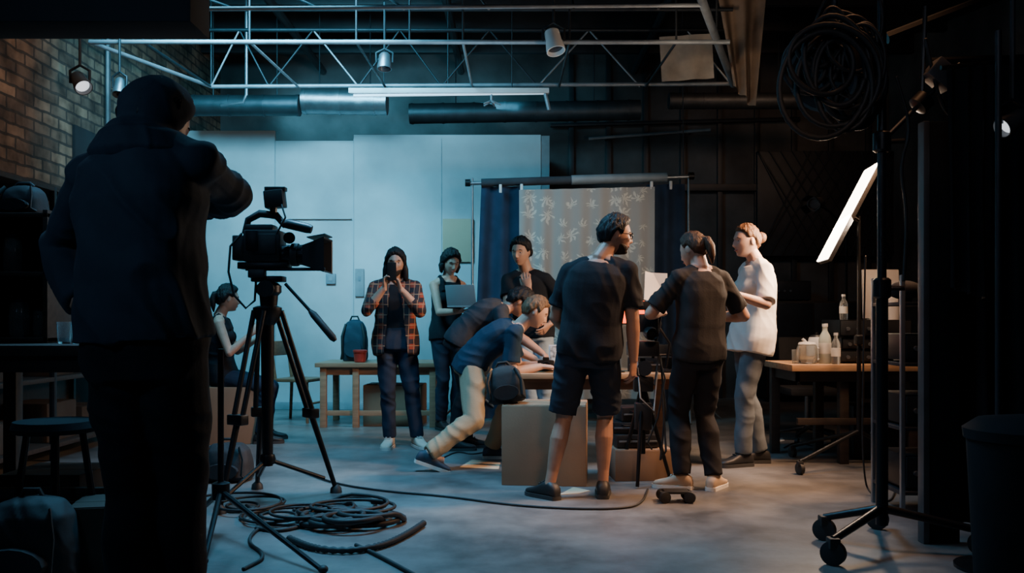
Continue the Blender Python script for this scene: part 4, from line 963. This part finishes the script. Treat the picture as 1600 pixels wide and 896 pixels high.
ls = thing('floor_stand', 'black floor stand with long low legs reaching out at the lower left', 'stand', G(350, 800))
h = V((X(345, 4.6), 4.6, .22))
for f in (G(505, 893, .012), G(318, 880, .012), V((X(300, 4.9), 4.9, .012))):
    lg = MB().tube([h, f], [.016, .011], 8).build('leg', 'black_metal', ls); MB().ell(f+UP*.008, (.022, .022, .018)).build('rubber_foot', 'rubber', lg)
MB().tube([V((h.x, h.y, .18)), V((h.x, h.y, .95))], .016, 10).build('column', 'black_metal', ls)
MB().lathe([(.02, -.05), (.045, -.04), (.045, .04), (.02, .05)], h).build('hub', 'black_metal', ls)
cable('thin cable running from the heap to the bottom edge of the picture', [G(556, 852, .009), G(590, 868, .009), G(620, 884, .009), G(655, 903, .009)], .010)
pack('dark equipment bag on the floor behind the tripod', (X(352, 6.1), 6.15, 0), .34, .26, .26, 'bag_black')

# ------------------------------------------------------------------ skate dolly
c = V((X(1056, 5.42), 5.42, 0))
t = thing('skate_dolly', 'small wheeled skate dolly on the floor at the feet of the person in charcoal', 'dolly', c)
MB().box(c+V((0, 0, .062)), (.15, .12, .016), None, .006).build('deck', 'black_plastic', t)
for sx in (-1, 1):
    for sy in (-1, 1):
        w = c+V((.075*sx, .055*sy, .034)); MB().lathe([(.016, -.017), (.034, -.013), (.034, .013), (.016, .017)], w, (.3*sx, 1, 0)).build('wheel', 'rubber', t)
    MB().tube([c+V((.075*sx, -.055, .034)), c+V((.075*sx, .055, .034))], .008, 8).box(c+V((.075*sx, 0, .046)), (.04, .05, .03)).build('truck', 'dark_steel', t)

# ------------------------------------------------------------------ LED panel on a wheeled stand
S = 6.6; sx = X(1342, S)
t = thing('light_stand', 'wheeled light stand carrying the slanted bright panel', 'stand', (sx, S, 0))
MB().tube([V((sx, S, .25)), V((sx, S, 1.0)), V((sx, S, Z(338, S)))], [.018, .015, .012], 10).build('pole', 'black_metal', t)
MB().lathe([(.02, -.04), (.035, -.03), (.035, .03), (.02, .04)], V((sx, S, .95))).build('collar', 'black_metal', t)
for f in (G(1250, 742), G(1238, 715), V((sx+.35, S+.1, 0))):
    lg = MB().tube([V((sx, S, .28)), f+V((0, 0, .09))], [.014, .014], 8).build('leg', 'black_metal', t)
    MB().lathe([(.02, -.018), (.042, -.014), (.042, .014), (.02, .018)], f+V((0, 0, .042)), (1, .3, 0)).box(f+V((0, 0, .075)), (.04, .05, .04), None, .006).build('caster', 'rubber', lg)
ca, cb_ = P(1284, 408, S), P(1362, 260, S)
ax = (cb_-ca).normalized(); dp = V((.12, 1, 0)).normalized(); nn = dp.cross(ax).normalized()
if nn.x > 0: nn = -nn
L = (cb_-ca).length; cc = (ca+cb_)/2; rm = Matrix((ax, dp, nn)).transposed()
t = thing('led_panel', 'slanted glowing white rectangular light panel at the right', 'lamp', cc-ax*L/2)
MB().box(cc-nn*.02, (L, .36, .03), rm, .005).build('back_shell', 'black_plastic', t)
MB().box(cc, (L*.985, .335, .012), rm, .003).build('diffuser', 'led', t)
MB().tube([cc-nn*.035, V((sx, S, Z(345, S)))], .014, 8).build('bracket', 'black_metal', t)
c = P(1276, 318, 9.4)
t = thing('barndoor_lamp', 'small black lamp with barn doors above the right table', 'lamp', c)
MB().lathe([(.04, -.08), (.06, -.06), (.07, .04), (.075, .07), (.06, .07), (.05, .05)], c, (-.6, -.6, -.2)).build('lamp_housing', 'lamp_grey', t)
q = V((-.6, -.6, -.2)).normalized()
for a in range(4):
    rmx = Matrix.Rotation(a*math.pi/2, 3, q); o = rmx @ q.orthogonal().normalized()
    MB().box(c+q*.11+o*.085, (.09, .004, .09), Matrix((o.cross(q), o, q)).transposed() @ Matrix.Rotation(R(-20), 3, 'X')).build('barn_door', 'black_metal', t)
MB().tube([c, c+V((.15, .05, -.08)), c+V((.35, .1, -.25)), V((c.x+.35, c.y+.1, .02))], .012, 8).build('arm', 'black_metal', t)
MB().lathe([(.25, 0), (.25, .012), (.04, .03)], V((c.x+.35, c.y+.1, 0))).build('base', 'black_metal', t)
def bottle(label, px, d, z, h, r, m, cap='white_plastic', lab=True):
    c = V((X(px, d), d, z)); t = thing('bottle', label, 'bottle', c)
    MB().lathe([(r*.9, 0), (r, .01), (r, h*.6), (r*.85, h*.7), (r*.42, h*.82), (r*.4, h*.93)], c).build('bottle_body', m, t)
    MB().lathe([(r*.48, h*.92), (r*.48, h), (r*.3, h)], c).build('bottle_cap', cap, t)
    if lab: MB().lathe([(r*1.02, h*.25), (r*1.02, h*.52)], c).build('bottle_label', 'label_white', t)
bottle('tall milky plastic bottle beside the carafe on the right table', 1289, 6.95, .76, .31, .046, 'bottle_pale')
bottle('slim clear bottle in front of the equipment stack on the right table', 1306, 6.85, .76, .24, .034, 'glass')
bottle('small clear water bottle standing on top of the equipment stack', 1318, 7.05, 1.10, .20, .032, 'glass')
c = V((X(1261, 6.95), 6.95, .76))
t = thing('carafe', 'squat clear glass carafe near the left end of the right table', 'carafe', c)
MB().lathe([(.06, 0), (.075, .01), (.08, .06), (.078, .12), (.068, .145), (.062, .145), (.07, .06), (.05, .012)], c).build('vessel', 'glass', t)
MB().lathe([(.064, .145), (.068, .15), (.06, .165), (.015, .17)], c).build('lid', 'white_plastic', t)
MB().tube([c+V((.075, 0, .12)), c+V((.115, 0, .11)), c+V((.115, 0, .04)), c+V((.077, 0, .03))], .008, 8).build('handle', 'white_plastic', t)
c = V((X(1244, 6.95), 6.95, .76))
tag(MB().lathe([(.03, 0), (.035, .11), (.032, .11), (.028, .01)], c).build('drinking_glass', 'glass', loc=c), 'short clear glass at the left edge of the right table', 'glass')
c = V((X(1276, 7.25), 7.25, .76))
t = thing('kettle', 'white kettle standing behind the carafe on the right table', 'kettle', c)
MB().lathe([(.07, 0), (.085, .01), (.08, .10), (.062, .19), (.055, .20)], c).build('kettle_body', 'white_plastic', t)
MB().lathe([(.056, .20), (.045, .215), (.012, .22), (.012, .235), (.004, .238)], c).build('lid', 'black_plastic', t)
MB().tube([c+V((.07, 0, .17)), c+V((.12, 0, .16)), c+V((.125, 0, .07)), c+V((.083, 0, .04))], .010, 8).build('handle', 'black_plastic', t)
MB().tube([c+V((-.07, 0, .12)), c+V((-.10, 0, .17)), c+V((-.115, 0, .185))], [.022, .014, .010], 8).build('spout', 'white_plastic', t)
def unit(label, x0, x1, y0, y1, z0, z1, nk_):
    t = thing('electronics_unit', label, 'electronics', ((x0+x1)/2, y0, z0))
    MB().span((x0, y0, z0+.012), (x1, y1, z1), .008).build('casing', 'black_metal', t)
    MB().span((x0+.01, y0-.008, z0+.02), (x1-.01, y0+.01, z1-.01), .003).build('front_plate', 'dark_steel', t)
    for i in range(nk_): MB().cyl(V((x0+.06+i*.08, y0-.008, (z0+z1)/2)), V((x0+.06+i*.08, y0-.025, (z0+z1)/2)), .014).build('knob', 'grey_metal', t)
    for fx in (x0+.04, x1-.04):
        for fy in (y0+.04, y1-.04): MB().cyl(V((fx, fy, z0)), V((fx, fy, z0+.014)), .02).build('foot', 'rubber', t)
xa = X(1312, 6.95)
unit('bottom black electronics unit of the stack on the right table', xa, xa+.55, 6.95, 7.35, .76, .86, 5)
unit('middle black electronics unit of the stack on the right table', xa+.02, xa+.55, 6.97, 7.35, .86, .96, 4)
unit('top black electronics unit of the stack, cup and bottle on it', xa, xa+.56, 6.95, 7.36, .96, 1.10, 3)
c = V((X(1400, 7.0), 7.05, 1.10))
t = thing('paper_cup', 'tall white cup on the right end of the electronics stack', 'cup', c)
MB().lathe([(.045, 0), (.06, .20), (.065, .205), (.06, .21), (.055, .20), (.04, .01)], c).build('cup_body', 'white_plastic', t)
MB().lathe([(.066, .205), (.066, .22), (.05, .235), (.01, .235)], c).build('cup_lid', 'black_plastic', t)
c = V((X(1376, 7.3), 7.3, 1.10))
t = thing('white_screen', 'white flat panel propped upright at the back of the electronics stack', 'screen', c)
MB().box(c+V((0, 0, .21)), (.30, .02, .40), Matrix.Rotation(R(-4), 3, 'X'), .006).build('panel', 'white_plastic', t); MB().box(c+V((0, .0, .012)), (.2, .08, .024), None, .004).build('foot', 'white_plastic', t)
def office(label, x, y):
    o = V((x, y, 0)); t = thing('office_chair', label, 'chair', o)
    MB().box(o+V((0, 0, .46)), (.44, .44, .07), None, .025).build('seat', 'tee_charcoal', t)
    MB().box(o+V((0, .22, .76)), (.40, .05, .36), Matrix.Rotation(R(-8), 3, 'X'), .02).build('backrest', 'tee_charcoal', t)
    MB().tube([o+V((0, .1, .44)), o+V((0, .24, .5)), o+V((0, .24, .7))], .018, 8).build('back_bar', 'black_metal', t)
    MB().tube([o+V((0, 0, .12)), o+V((0, 0, .44))], .026, 12).build('gas_column', 'grey_metal', t)
    for i in range(5):
        a = i*2*math.pi/5+.3; e = o+V((.28*math.cos(a), .28*math.sin(a), .075)); lg = MB().tube([o+V((0, 0, .13)), e], [.022, .014], 8).build('leg', 'black_metal', t)
        MB().lathe([(.012, -.018), (.03, -.014), (.03, .014), (.012, .018)], e-V((0, 0, .045)), (math.sin(a), -math.cos(a), 0)).tube([e, e-V((0, 0, .03))], .008, 6).build('caster', 'rubber', lg)
office('dark office chair standing behind the right table', X(1262, 8.1), 8.1)
unit('dark equipment unit on the floor under the right table', X(1330, 7.1), X(1330, 7.1)+.36, 7.05, 7.35, 0, .42, 2)
x0, x1 = X(1200, 11.9), X(1345, 11.9)
t = thing('storage_cabinet', 'dark low storage cabinet against the back wall behind the right table', 'cabinet', ((x0+x1)/2, 12.2, 0))
MB().span((x0, 11.95, .06), (x1, 12.42, 1.35), .01).span((x0+.04, 12.0, 0), (x1-.04, 12.4, .06)).build('body', 'wood_dark', t)
for i in range(2):
    xa = x0+.02+i*(x1-x0-.02)/2; dr = MB().span((xa, 11.93, .08), (xa+(x1-x0)/2-.03, 11.955, 1.32), .004).build('door', 'dark_steel', t)
    MB().cyl(V((xa+(.52 if i == 0 else .06), 11.92, .7)), V((xa+(.52 if i == 0 else .06), 11.92, .85)), .01, seg=8).build('handle', 'grey_metal', dr)
unit('black unit standing on the storage cabinet behind the right table', x0+.1, x0+.6, 11.98, 12.35, 1.35, 1.62, 3)

# ------------------------------------------------------------------ right foreground
S = 4.28; sx = X(1378, S)
t = thing('roller_stand', 'thick tall black roller stand pole in the right foreground on casters', 'stand', (sx, S, 0))
MB().tube([V((sx, S, .12)), V((sx, S, 1.25))], .028, 14).build('pole', 'black_metal', t); MB().tube([V((sx, S, 1.25)), V((sx, S, 2.95))], .021, 14).build('upper_pole', 'black_metal', t)
for z in (1.25, 1.95): MB().lathe([(.03, -.05), (.042, -.04), (.042, .04), (.03, .05)], V((sx, S, z))).tube([V((sx+.03, S, z)), V((sx+.10, S-.02, z))], .012, 8).build('collar', 'black_metal', t)
for f in (G(1302, 884), G(1288, 845), V((sx+.42, S-.1, 0)), V((sx+.15, S+.42, 0))):
    lg = MB().tube([V((sx, S, .20)), f+V((0, 0, .115))], [.022, .018], 10).build('leg', 'black_metal', t)
    MB().lathe([(.025, -.022), (.055, -.018), (.055, .018), (.025, .022)], f+V((0, 0, .055)), (.6, .8, 0)).box(f+V((0, 0, .10)), (.05, .06, .05), None, .008).build('caster', 'rubber', lg)
c = P(1306, 108, 4.35)
t = thing('studio_lamp', 'large dark studio lamp hanging at the top right among cables', 'lamp', c)
ld = (-.55, -.55, -.35)
MB().lathe([(.07, -.20), (.13, -.18), (.15, -.06), (.155, .05), (.17, .10), (.17, .16), (.155, .16), (.13, .12), (.01, .11)], c, ld).build('lamp_housing', 'lamp_grey', t)
for k2 in (-.12, -.06, 0): MB().lathe([(.15, k2), (.168, k2+.005), (.168, k2+.018), (.15, k2+.022)], c, ld).build('cooling_fin', 'dark_steel', t)
MB().lathe([(.13, .115), (.13, .12), (.05, .135), (.01, .14)], c, ld).build('lamp_lens', 'lens_glass', t)
MB().tube([c+V((-.18, -.02, 0)), c+V((-.19, 0, .16)), c+V((0, .02, .27)), c+V((.19, .02, .16)), c+V((.18, .02, 0))], .014, 8).build('yoke', 'black_metal', t)
MB().tube([c+V((0, .02, .26)), V((c.x+.0, c.y, c.z+.62))], .016, 8).build('hanger', 'black_metal', t)
MB().tube([V((c.x-.15, S+.05, c.z+.62)), V((sx+.5, S+.05, c.z+.62))], .024, 10).build('support_arm', 'black_metal', t)
for i, (px, py, ra, n_, lb) in enumerate(((1300, 118, .16, 5, 'wide black cable loops hanging round the studio lamp'), (1338, 95, .12, 5, 'tight black cable loops hanging right of the studio lamp'), (1275, 90, .09, 4, 'small black cable loops hanging left of the studio lamp'), (1320, 60, .13, 4, 'upper black cable loops draped over the studio lamp'), (1330, 150, .10, 4, 'lowest black cable loops drooping below the studio lamp'))):
    c2 = P(px, py, 4.06+.05*i); pts = []
    for j in range(n_*16):
        a = 2*math.pi*j/16+i; lap = j/16
        pts.append(c2+V((ra*(1+.32*math.sin(lap*2.1+i))*math.cos(a)+.05*math.sin(lap*3+i), .03*math.sin(lap*3)+.02*math.cos(a*.5), ra*1.3*(1+.3*math.cos(lap*1.7+i))*math.sin(a)-.06*math.cos(lap*2))))
    cable(lb, pts, .009 if i % 2 else .013, 'cable_coil', 'cable', 1)
cable('black cable hanging down along the roller stand', [P(1400, 120, 4.2), P(1425, 200, 4.2), P(1405, 260, 4.2), P(1418, 330, 4.2), P(1412, 440, 4.2)], .008)
cable('black cable looping from the boom arm to the drape rail', [P(1446, 60, 4.45), P(1470, 170, 4.45), P(1500, 190, 4.5), P(1530, 150, 4.6), P(1552, 98, 4.68)], .009)
cable('thin cable running down beside the light stand pole to the floor', [P(1352, 400, 5.6), P(1350, 520, 5.6), P(1347, 680, 5.6), P(1350, 740, 5.6), G(1356, 770, .006), G(1390, 790, .006), G(1402, 760, .006)], .006)
t = thing('boom_arm', 'slanting boom arm with clamp head at the upper right', 'stand', P(1415, 190, 4.5))
MB().tube([P(1385, 215, 4.5), P(1500, 100, 4.5)], .012, 10).build('arm', 'dark_steel', t); MB().lathe([(.02, -.04), (.05, -.03), (.05, .03), (.02, .04)], P(1440, 160, 4.5), (.7, 0, .7)).build('clamp', 'black_metal', t)
MB().tube([P(1440, 160, 4.5), P(1446, 10, 4.5)], .012, 8).build('post', 'black_metal', t)
MB().box(P(1470, 118, 4.48), (.14, .10, .11), Matrix.Rotation(R(40), 3, 'Y'), .01).build('lamp_block', 'lamp_grey', t)
pipe([P(1385, 60, 4.6), P(1640, -38, 4.6)], .03, 'thick dark overhead bar crossing the upper right corner', 'black_metal')
xa, xb = X(1441, 4.4), X(1500, 4.4)
t = thing('scenery_flat', 'tall narrow dark flat with pale front edge in the right foreground', 'panel', ((xa+xb)/2, 4.4, 0))
MB().span((xa+.03, 4.40, 0), (xb, 4.44, Z(190, 4.4)), .004).build('board', 'black_drape', t)
MB().span((xa, 4.385, 0), (xa+.03, 4.45, Z(190, 4.4)), .004).build('edge_batten', 'lamp_grey', t)
xa, xb = X(1410, 5.0), X(1410, 5.0)+.42
t = thing('equipment_rack', 'open dark equipment rack behind the tall flat at right', 'rack', ((xa+xb)/2, 5.2, 0))
for x in (xa, xb):
    for y in (5.0, 5.4): MB().span((x-.012, y-.012, 0), (x+.012, y+.012, 1.35), .003).build('post', 'grey_metal', t)
for z in (.12, .48, .84, 1.18): MB().span((xa-.01, 4.99, z), (xb+.01, 5.41, z+.02), .003).build('shelf', 'dark_steel', t)
unit('black unit on the lowest shelf of the equipment rack', xa+.02, xb-.02, 5.02, 5.35, .14, .34, 3)
unit('black unit on the second shelf of the equipment rack', xa+.02, xb-.02, 5.02, 5.35, .50, .68, 3)
unit('black unit on the third shelf of the equipment rack', xa+.02, xb-.02, 5.02, 5.35, .86, 1.02, 3)
c = V((xa+.08, 5.15, 1.20))
t = thing('microphone_blimp', 'dark rounded microphone cover on top of the equipment rack', 'microphone', c)
MB().ell(c+V((0, 0, .07)), (.10, .06, .055)).build('cover', 'bag_black', t); MB().box(c+V((0, 0, .012)), (.06, .05, .024), None, .004).build('mount', 'black_metal', t)
sheet('black_drape', 'long black drape hanging down the far right edge', 'curtain', (V((2.28, 4.75, Z(100, 4.75))), V((3.1, 4.6, Z(90, 4.6)))), (V((2.30, 4.75, .02)), V((3.1, 4.6, .02))), 'black_drape', 5, .05)
pipe([V((2.2, 4.72, Z(98, 4.75))), V((3.2, 4.58, Z(86, 4.6)))], .018, 'drape rail holding the black drape', 'black_metal')
sheet('black_drape', 'short black cloth hung in front of the tall flat at right', 'curtain', (P(1478, 108, 4.2), P(1552, 100, 4.2)), (P(1484, 450, 4.2), P(1546, 470, 4.2)), 'black_drape', 3, .035)
pipe([P(1470, 106, 4.22), P(1640, 90, 4.22)], .012, 'thin rail in front of the drape holding a short black cloth', 'black_metal')
xp = X(1560, 3.95)
t = thing('drape_pole', 'slim vertical pole in front of the black drape', 'stand', (xp, 3.95, 0))
MB().tube([V((xp, 3.95, .02)), V((xp, 3.95, Z(48, 3.95)))], .014, 10).build('pole', 'dark_steel', t); MB().lathe([(.18, 0), (.18, .015), (.03, .03)], V((xp, 3.95, 0))).build('base', 'black_metal', t)
can(1582, 190, 4.2, 'small lit lamp by the black drape at the right edge', .05, .14, (-.85, -.2, -.5), 2.7, 'lamp_grey', 'bulb')
c = V((X(1572, 3.75), 3.6, 0))
t = thing('waste_bin', 'large black bin with lid in the lower right corner', 'bin', c)
MB().lathe([(.17, 0), (.19, .03), (.22, .62), (.21, .62), (.18, .05)], c).build('bin_body', 'black_drape', t); MB().lathe([(.23, .62), (.235, .66), (.18, .70), (.02, .72)], c).build('lid', 'black_drape', t)

# ------------------------------------------------------------------ left foreground
x0, x1 = -2.75, X(205, 4.3)
table('dark workbench along the left edge with a shelf and jars', x0, x1, 4.2, 4.9, .98, .05, 'wood_dark', [(x1-.06, 4.27), (x1-.06, 4.83), (x0+.06, 4.27), (x0+.06, 4.83)], .035, .25, None, 'workbench')
xa, xb = -2.80, X(82, 4.6)
t = thing('shelf_unit', 'small dark shelf unit standing on the workbench', 'shelf', ((xa+xb)/2, 4.7, .98))
for z in (.985, 1.32, 1.62): MB().span((xa, 4.55, z), (xb, 4.88, z+.025), .003).build('shelf', 'wood_dark', t)
for x in (xa, xb-.025): MB().span((x, 4.55, .985), (x+.025, 4.88, 1.66), .003).build('side_panel', 'wood_dark', t)
MB().span((xa, 4.87, .985), (xb, 4.885, 1.64)).build('back_panel', 'wood_dark', t)
def jar(label, px, d, z, r, h):
    c = V((X(px, d), d, z)); t = thing('glass_jar', label, 'jar', c)
    MB().lathe([(r*.9, 0), (r, .01), (r, h*.8), (r*.8, h*.88), (r*.8, h*.92)], c).build('jar_body', 'glass', t); MB().lathe([(r*.86, h*.9), (r*.86, h), (.01, h)], c).build('lid', 'dark_steel', t)
jar('wide glass jar on the lower board of the left shelf unit', 30, 4.65, 1.01, .05, .20)
jar('small glass jar at the right on the lower board of the left shelf unit', 62, 4.65, 1.01, .032, .15)
jar('tall jar on the upper board of the left shelf unit', 20, 4.65, 1.345, .045, .2)
for i, (px, lb) in enumerate(((100, 'clear tumbler on the workbench nearest the shelf unit'), (122, 'clear tumbler on the workbench by the back of the camera operator'))):
    c = V((X(px, 4.5), 4.5, .98)); tag(MB().lathe([(.03, 0), (.036, .11), (.033, .11), (.028, .01)], c).build('drinking_glass', 'glass', loc=c), lb, 'glass')
pack('dark bag lying on top of the left shelf unit', (X(35, 4.7), 4.72, 1.645), .22, .2, .16, 'bag_black')
c = V((X(95, 4.05), 4.0, 0))
t = thing('stool', 'dark round stool in the shadow before the workbench', 'stool', c)
MB().lathe([(.02, .60), (.17, .60), (.18, .62), (.17, .65), (.02, .655)], c).build('seat', 'black_drape', t)
for a in (.5, 2.07, 3.64, 5.2): MB().tube([c+V((.11*math.cos(a), .11*math.sin(a), .6)), c+V((.19*math.cos(a), .19*math.sin(a), 0))], .016, 8).build('leg', 'black_metal', t)
MB().tube([c+V((.155*math.cos(a), .155*math.sin(a), .25)) for a in [2*math.pi*k_/24 for k_ in range(24)]], .009, 6, closed=True).build('ring', 'black_metal', t)
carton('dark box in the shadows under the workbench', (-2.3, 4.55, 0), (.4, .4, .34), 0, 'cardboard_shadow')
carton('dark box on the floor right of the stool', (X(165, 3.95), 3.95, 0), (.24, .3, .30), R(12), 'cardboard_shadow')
pack('black bag slumped in the lower left corner before the stool', (X(40, 3.7), 3.75, 0), .40, .3, .36, 'bag_black')
t = thing('storage_shelves', 'tall dark storage shelves standing against the brick wall', 'shelf', (-3.8, 6.9, 0))
for z in (.1, .62, 1.14, 1.66, 2.10): MB().span((-4.09, 5.6, z), (-3.55, 8.3, z+.035), .004).build('shelf', 'wood_dark', t)
for y in (5.6, 6.95, 8.26):
    for x in (-4.08, -3.59): MB().span((x, y, 0), (x+.04, y+.04, 2.135), .004).build('post', 'dark_steel', t)
MB().span((-4.095, 5.6, .1), (-4.085, 8.3, 2.13)).build('back_panel', 'wood_dark', t)
LB = ['bottom', 'second', 'third', 'fourth']
PO = ['far', 'middle', 'near']
for zi, z in enumerate((.135, .655, 1.175, 1.695)):
    for yi, y in enumerate((7.85, 7.25, 6.4)):
        h = .22+.04*((zi*3+yi*2) % 4)
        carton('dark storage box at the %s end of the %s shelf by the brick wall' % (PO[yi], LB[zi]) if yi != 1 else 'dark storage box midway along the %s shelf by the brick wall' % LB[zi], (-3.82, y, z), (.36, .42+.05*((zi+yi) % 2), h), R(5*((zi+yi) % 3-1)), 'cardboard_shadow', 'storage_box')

# ------------------------------------------------------------------ lights, world, camera
def area(name, loc, tgt, size, power, col, sy=None, spread=None):
    l = bpy.data.lights.new(name, 'AREA'); l.energy = power; l.color = col; l.size = size
    if sy: l.shape = 'RECTANGLE'; l.size_y = sy
    if spread: l.spread = R(spread)
    o = bpy.data.objects.new(name, l); COL.objects.link(o); o.location = loc
    o.rotation_euler = (V(tgt)-V(loc)).to_track_quat('-Z', 'Y').to_euler(); return o
def spot(name, loc, tgt, power, col, ang, blend=.6, rad=.15):
    l = bpy.data.lights.new(name, 'SPOT'); l.energy = power; l.color = col; l.spot_size = R(ang); l.spot_blend = blend; l.shadow_soft_size = rad
    o = bpy.data.objects.new(name, l); COL.objects.link(o); o.location = loc
    o.rotation_euler = (V(tgt)-V(loc)).to_track_quat('-Z', 'Y').to_euler(); return o
BLUE = (.14, .52, .74); WARM = (1.0, .55, .30)
area('blue_wash', (-2.3, 7.4, 4.4), (-2.3, 11.0, 1.7), 2.0, 250, BLUE, 1.2, 105)
area('blue_floor', (-1.1, 5.6, 4.6), (-.9, 5.4, 0), 1.6, 130, (.16, .50, .82), 1.2, 90)
area('blue_back', (-1.6, 11.9, 4.0), (-1.4, 12.6, 3.9), 3.5, 30, BLUE, .4)
spot('warm_key', (3.3, 5.6, 3.4), (.9, 6.4, .7), 1050, WARM, 60, .7, .25)
spot('warm_front', (.9, 1.6, 3.3), (.9, 5.6, .3), 160, WARM, 32, .9, .3)
spot('warm_floor', (2.0, 4.6, 4.2), (1.2, 5.0, 0), 270, (1, .48, .23), 50, .9, .2)
spot('table_key', (2.6, 6.0, 3.1), (2.5, 7.0, .8), 180, WARM, 60, .8, .2)
area('panel_throw', cc+nn*.06, cc+nn*1.0+V((-.3, -.05, -.9)), .6, 75, (1, .72, .50), .3)
spot('right_wall_glow', (3.2, 8.6, 4.2), (3.0, 12.5, 1.8), 65, (1, .58, .36), 90, .9, .3)
spot('drape_glow', (1.2, 7.6, 3.3), (.80, 9.6, 1.9), 58, (1, .88, .76), 54, .9, .2)
spot('brick_lamp', (-2.6, 6.6, 3.9), (-4.1, 7.5, 2.9), 30, (1, .62, .38), 70, .9, .1)
area('truss_glow', (-.6, 7.6, 2.9), (-.6, 9.0, 4.2), 1.5, 9, (.4, .75, 1.0), .4)
spot('drape_fill', (1.0, 6.6, 3.2), (2.35, 9.1, 3.9), 50, (1, .75, .52), 40, .8, .1)  # added light without a fixture, brightens the brown drape
area('operator_rim', (-2.6, 4.4, 3.3), (-1.1, 2.8, 1.5), .6, 16, (.25, .6, 1.0))
area('operator_fill', (-2.6, .8, 2.7), (-1.1, 2.8, 1.6), .4, 2.4, (.35, .65, 1.0), None, 70)
area('edge_fill', (1.0, 2.2, 2.9), (2.4, 4.6, 1.3), .6, 4, (.7, .75, .9))
w = bpy.data.worlds.new('World'); SC.world = w; w.use_nodes = True
w.node_tree.nodes['Background'].inputs[0].default_value = (.25, .5, .8, 1); w.node_tree.nodes['Background'].inputs[1].default_value = .012
cam = bpy.data.cameras.new('Camera'); co = bpy.data.objects.new('Camera', cam); COL.objects.link(co)
co.location = (0, 0, CH); co.rotation_euler = (math.pi/2, 0, 0)
cam.sensor_width = 36; cam.lens = 36*F/1600; cam.shift_y = (HZ-448)/1600
cam.clip_start = .05; cam.clip_end = 100
SC.camera = co
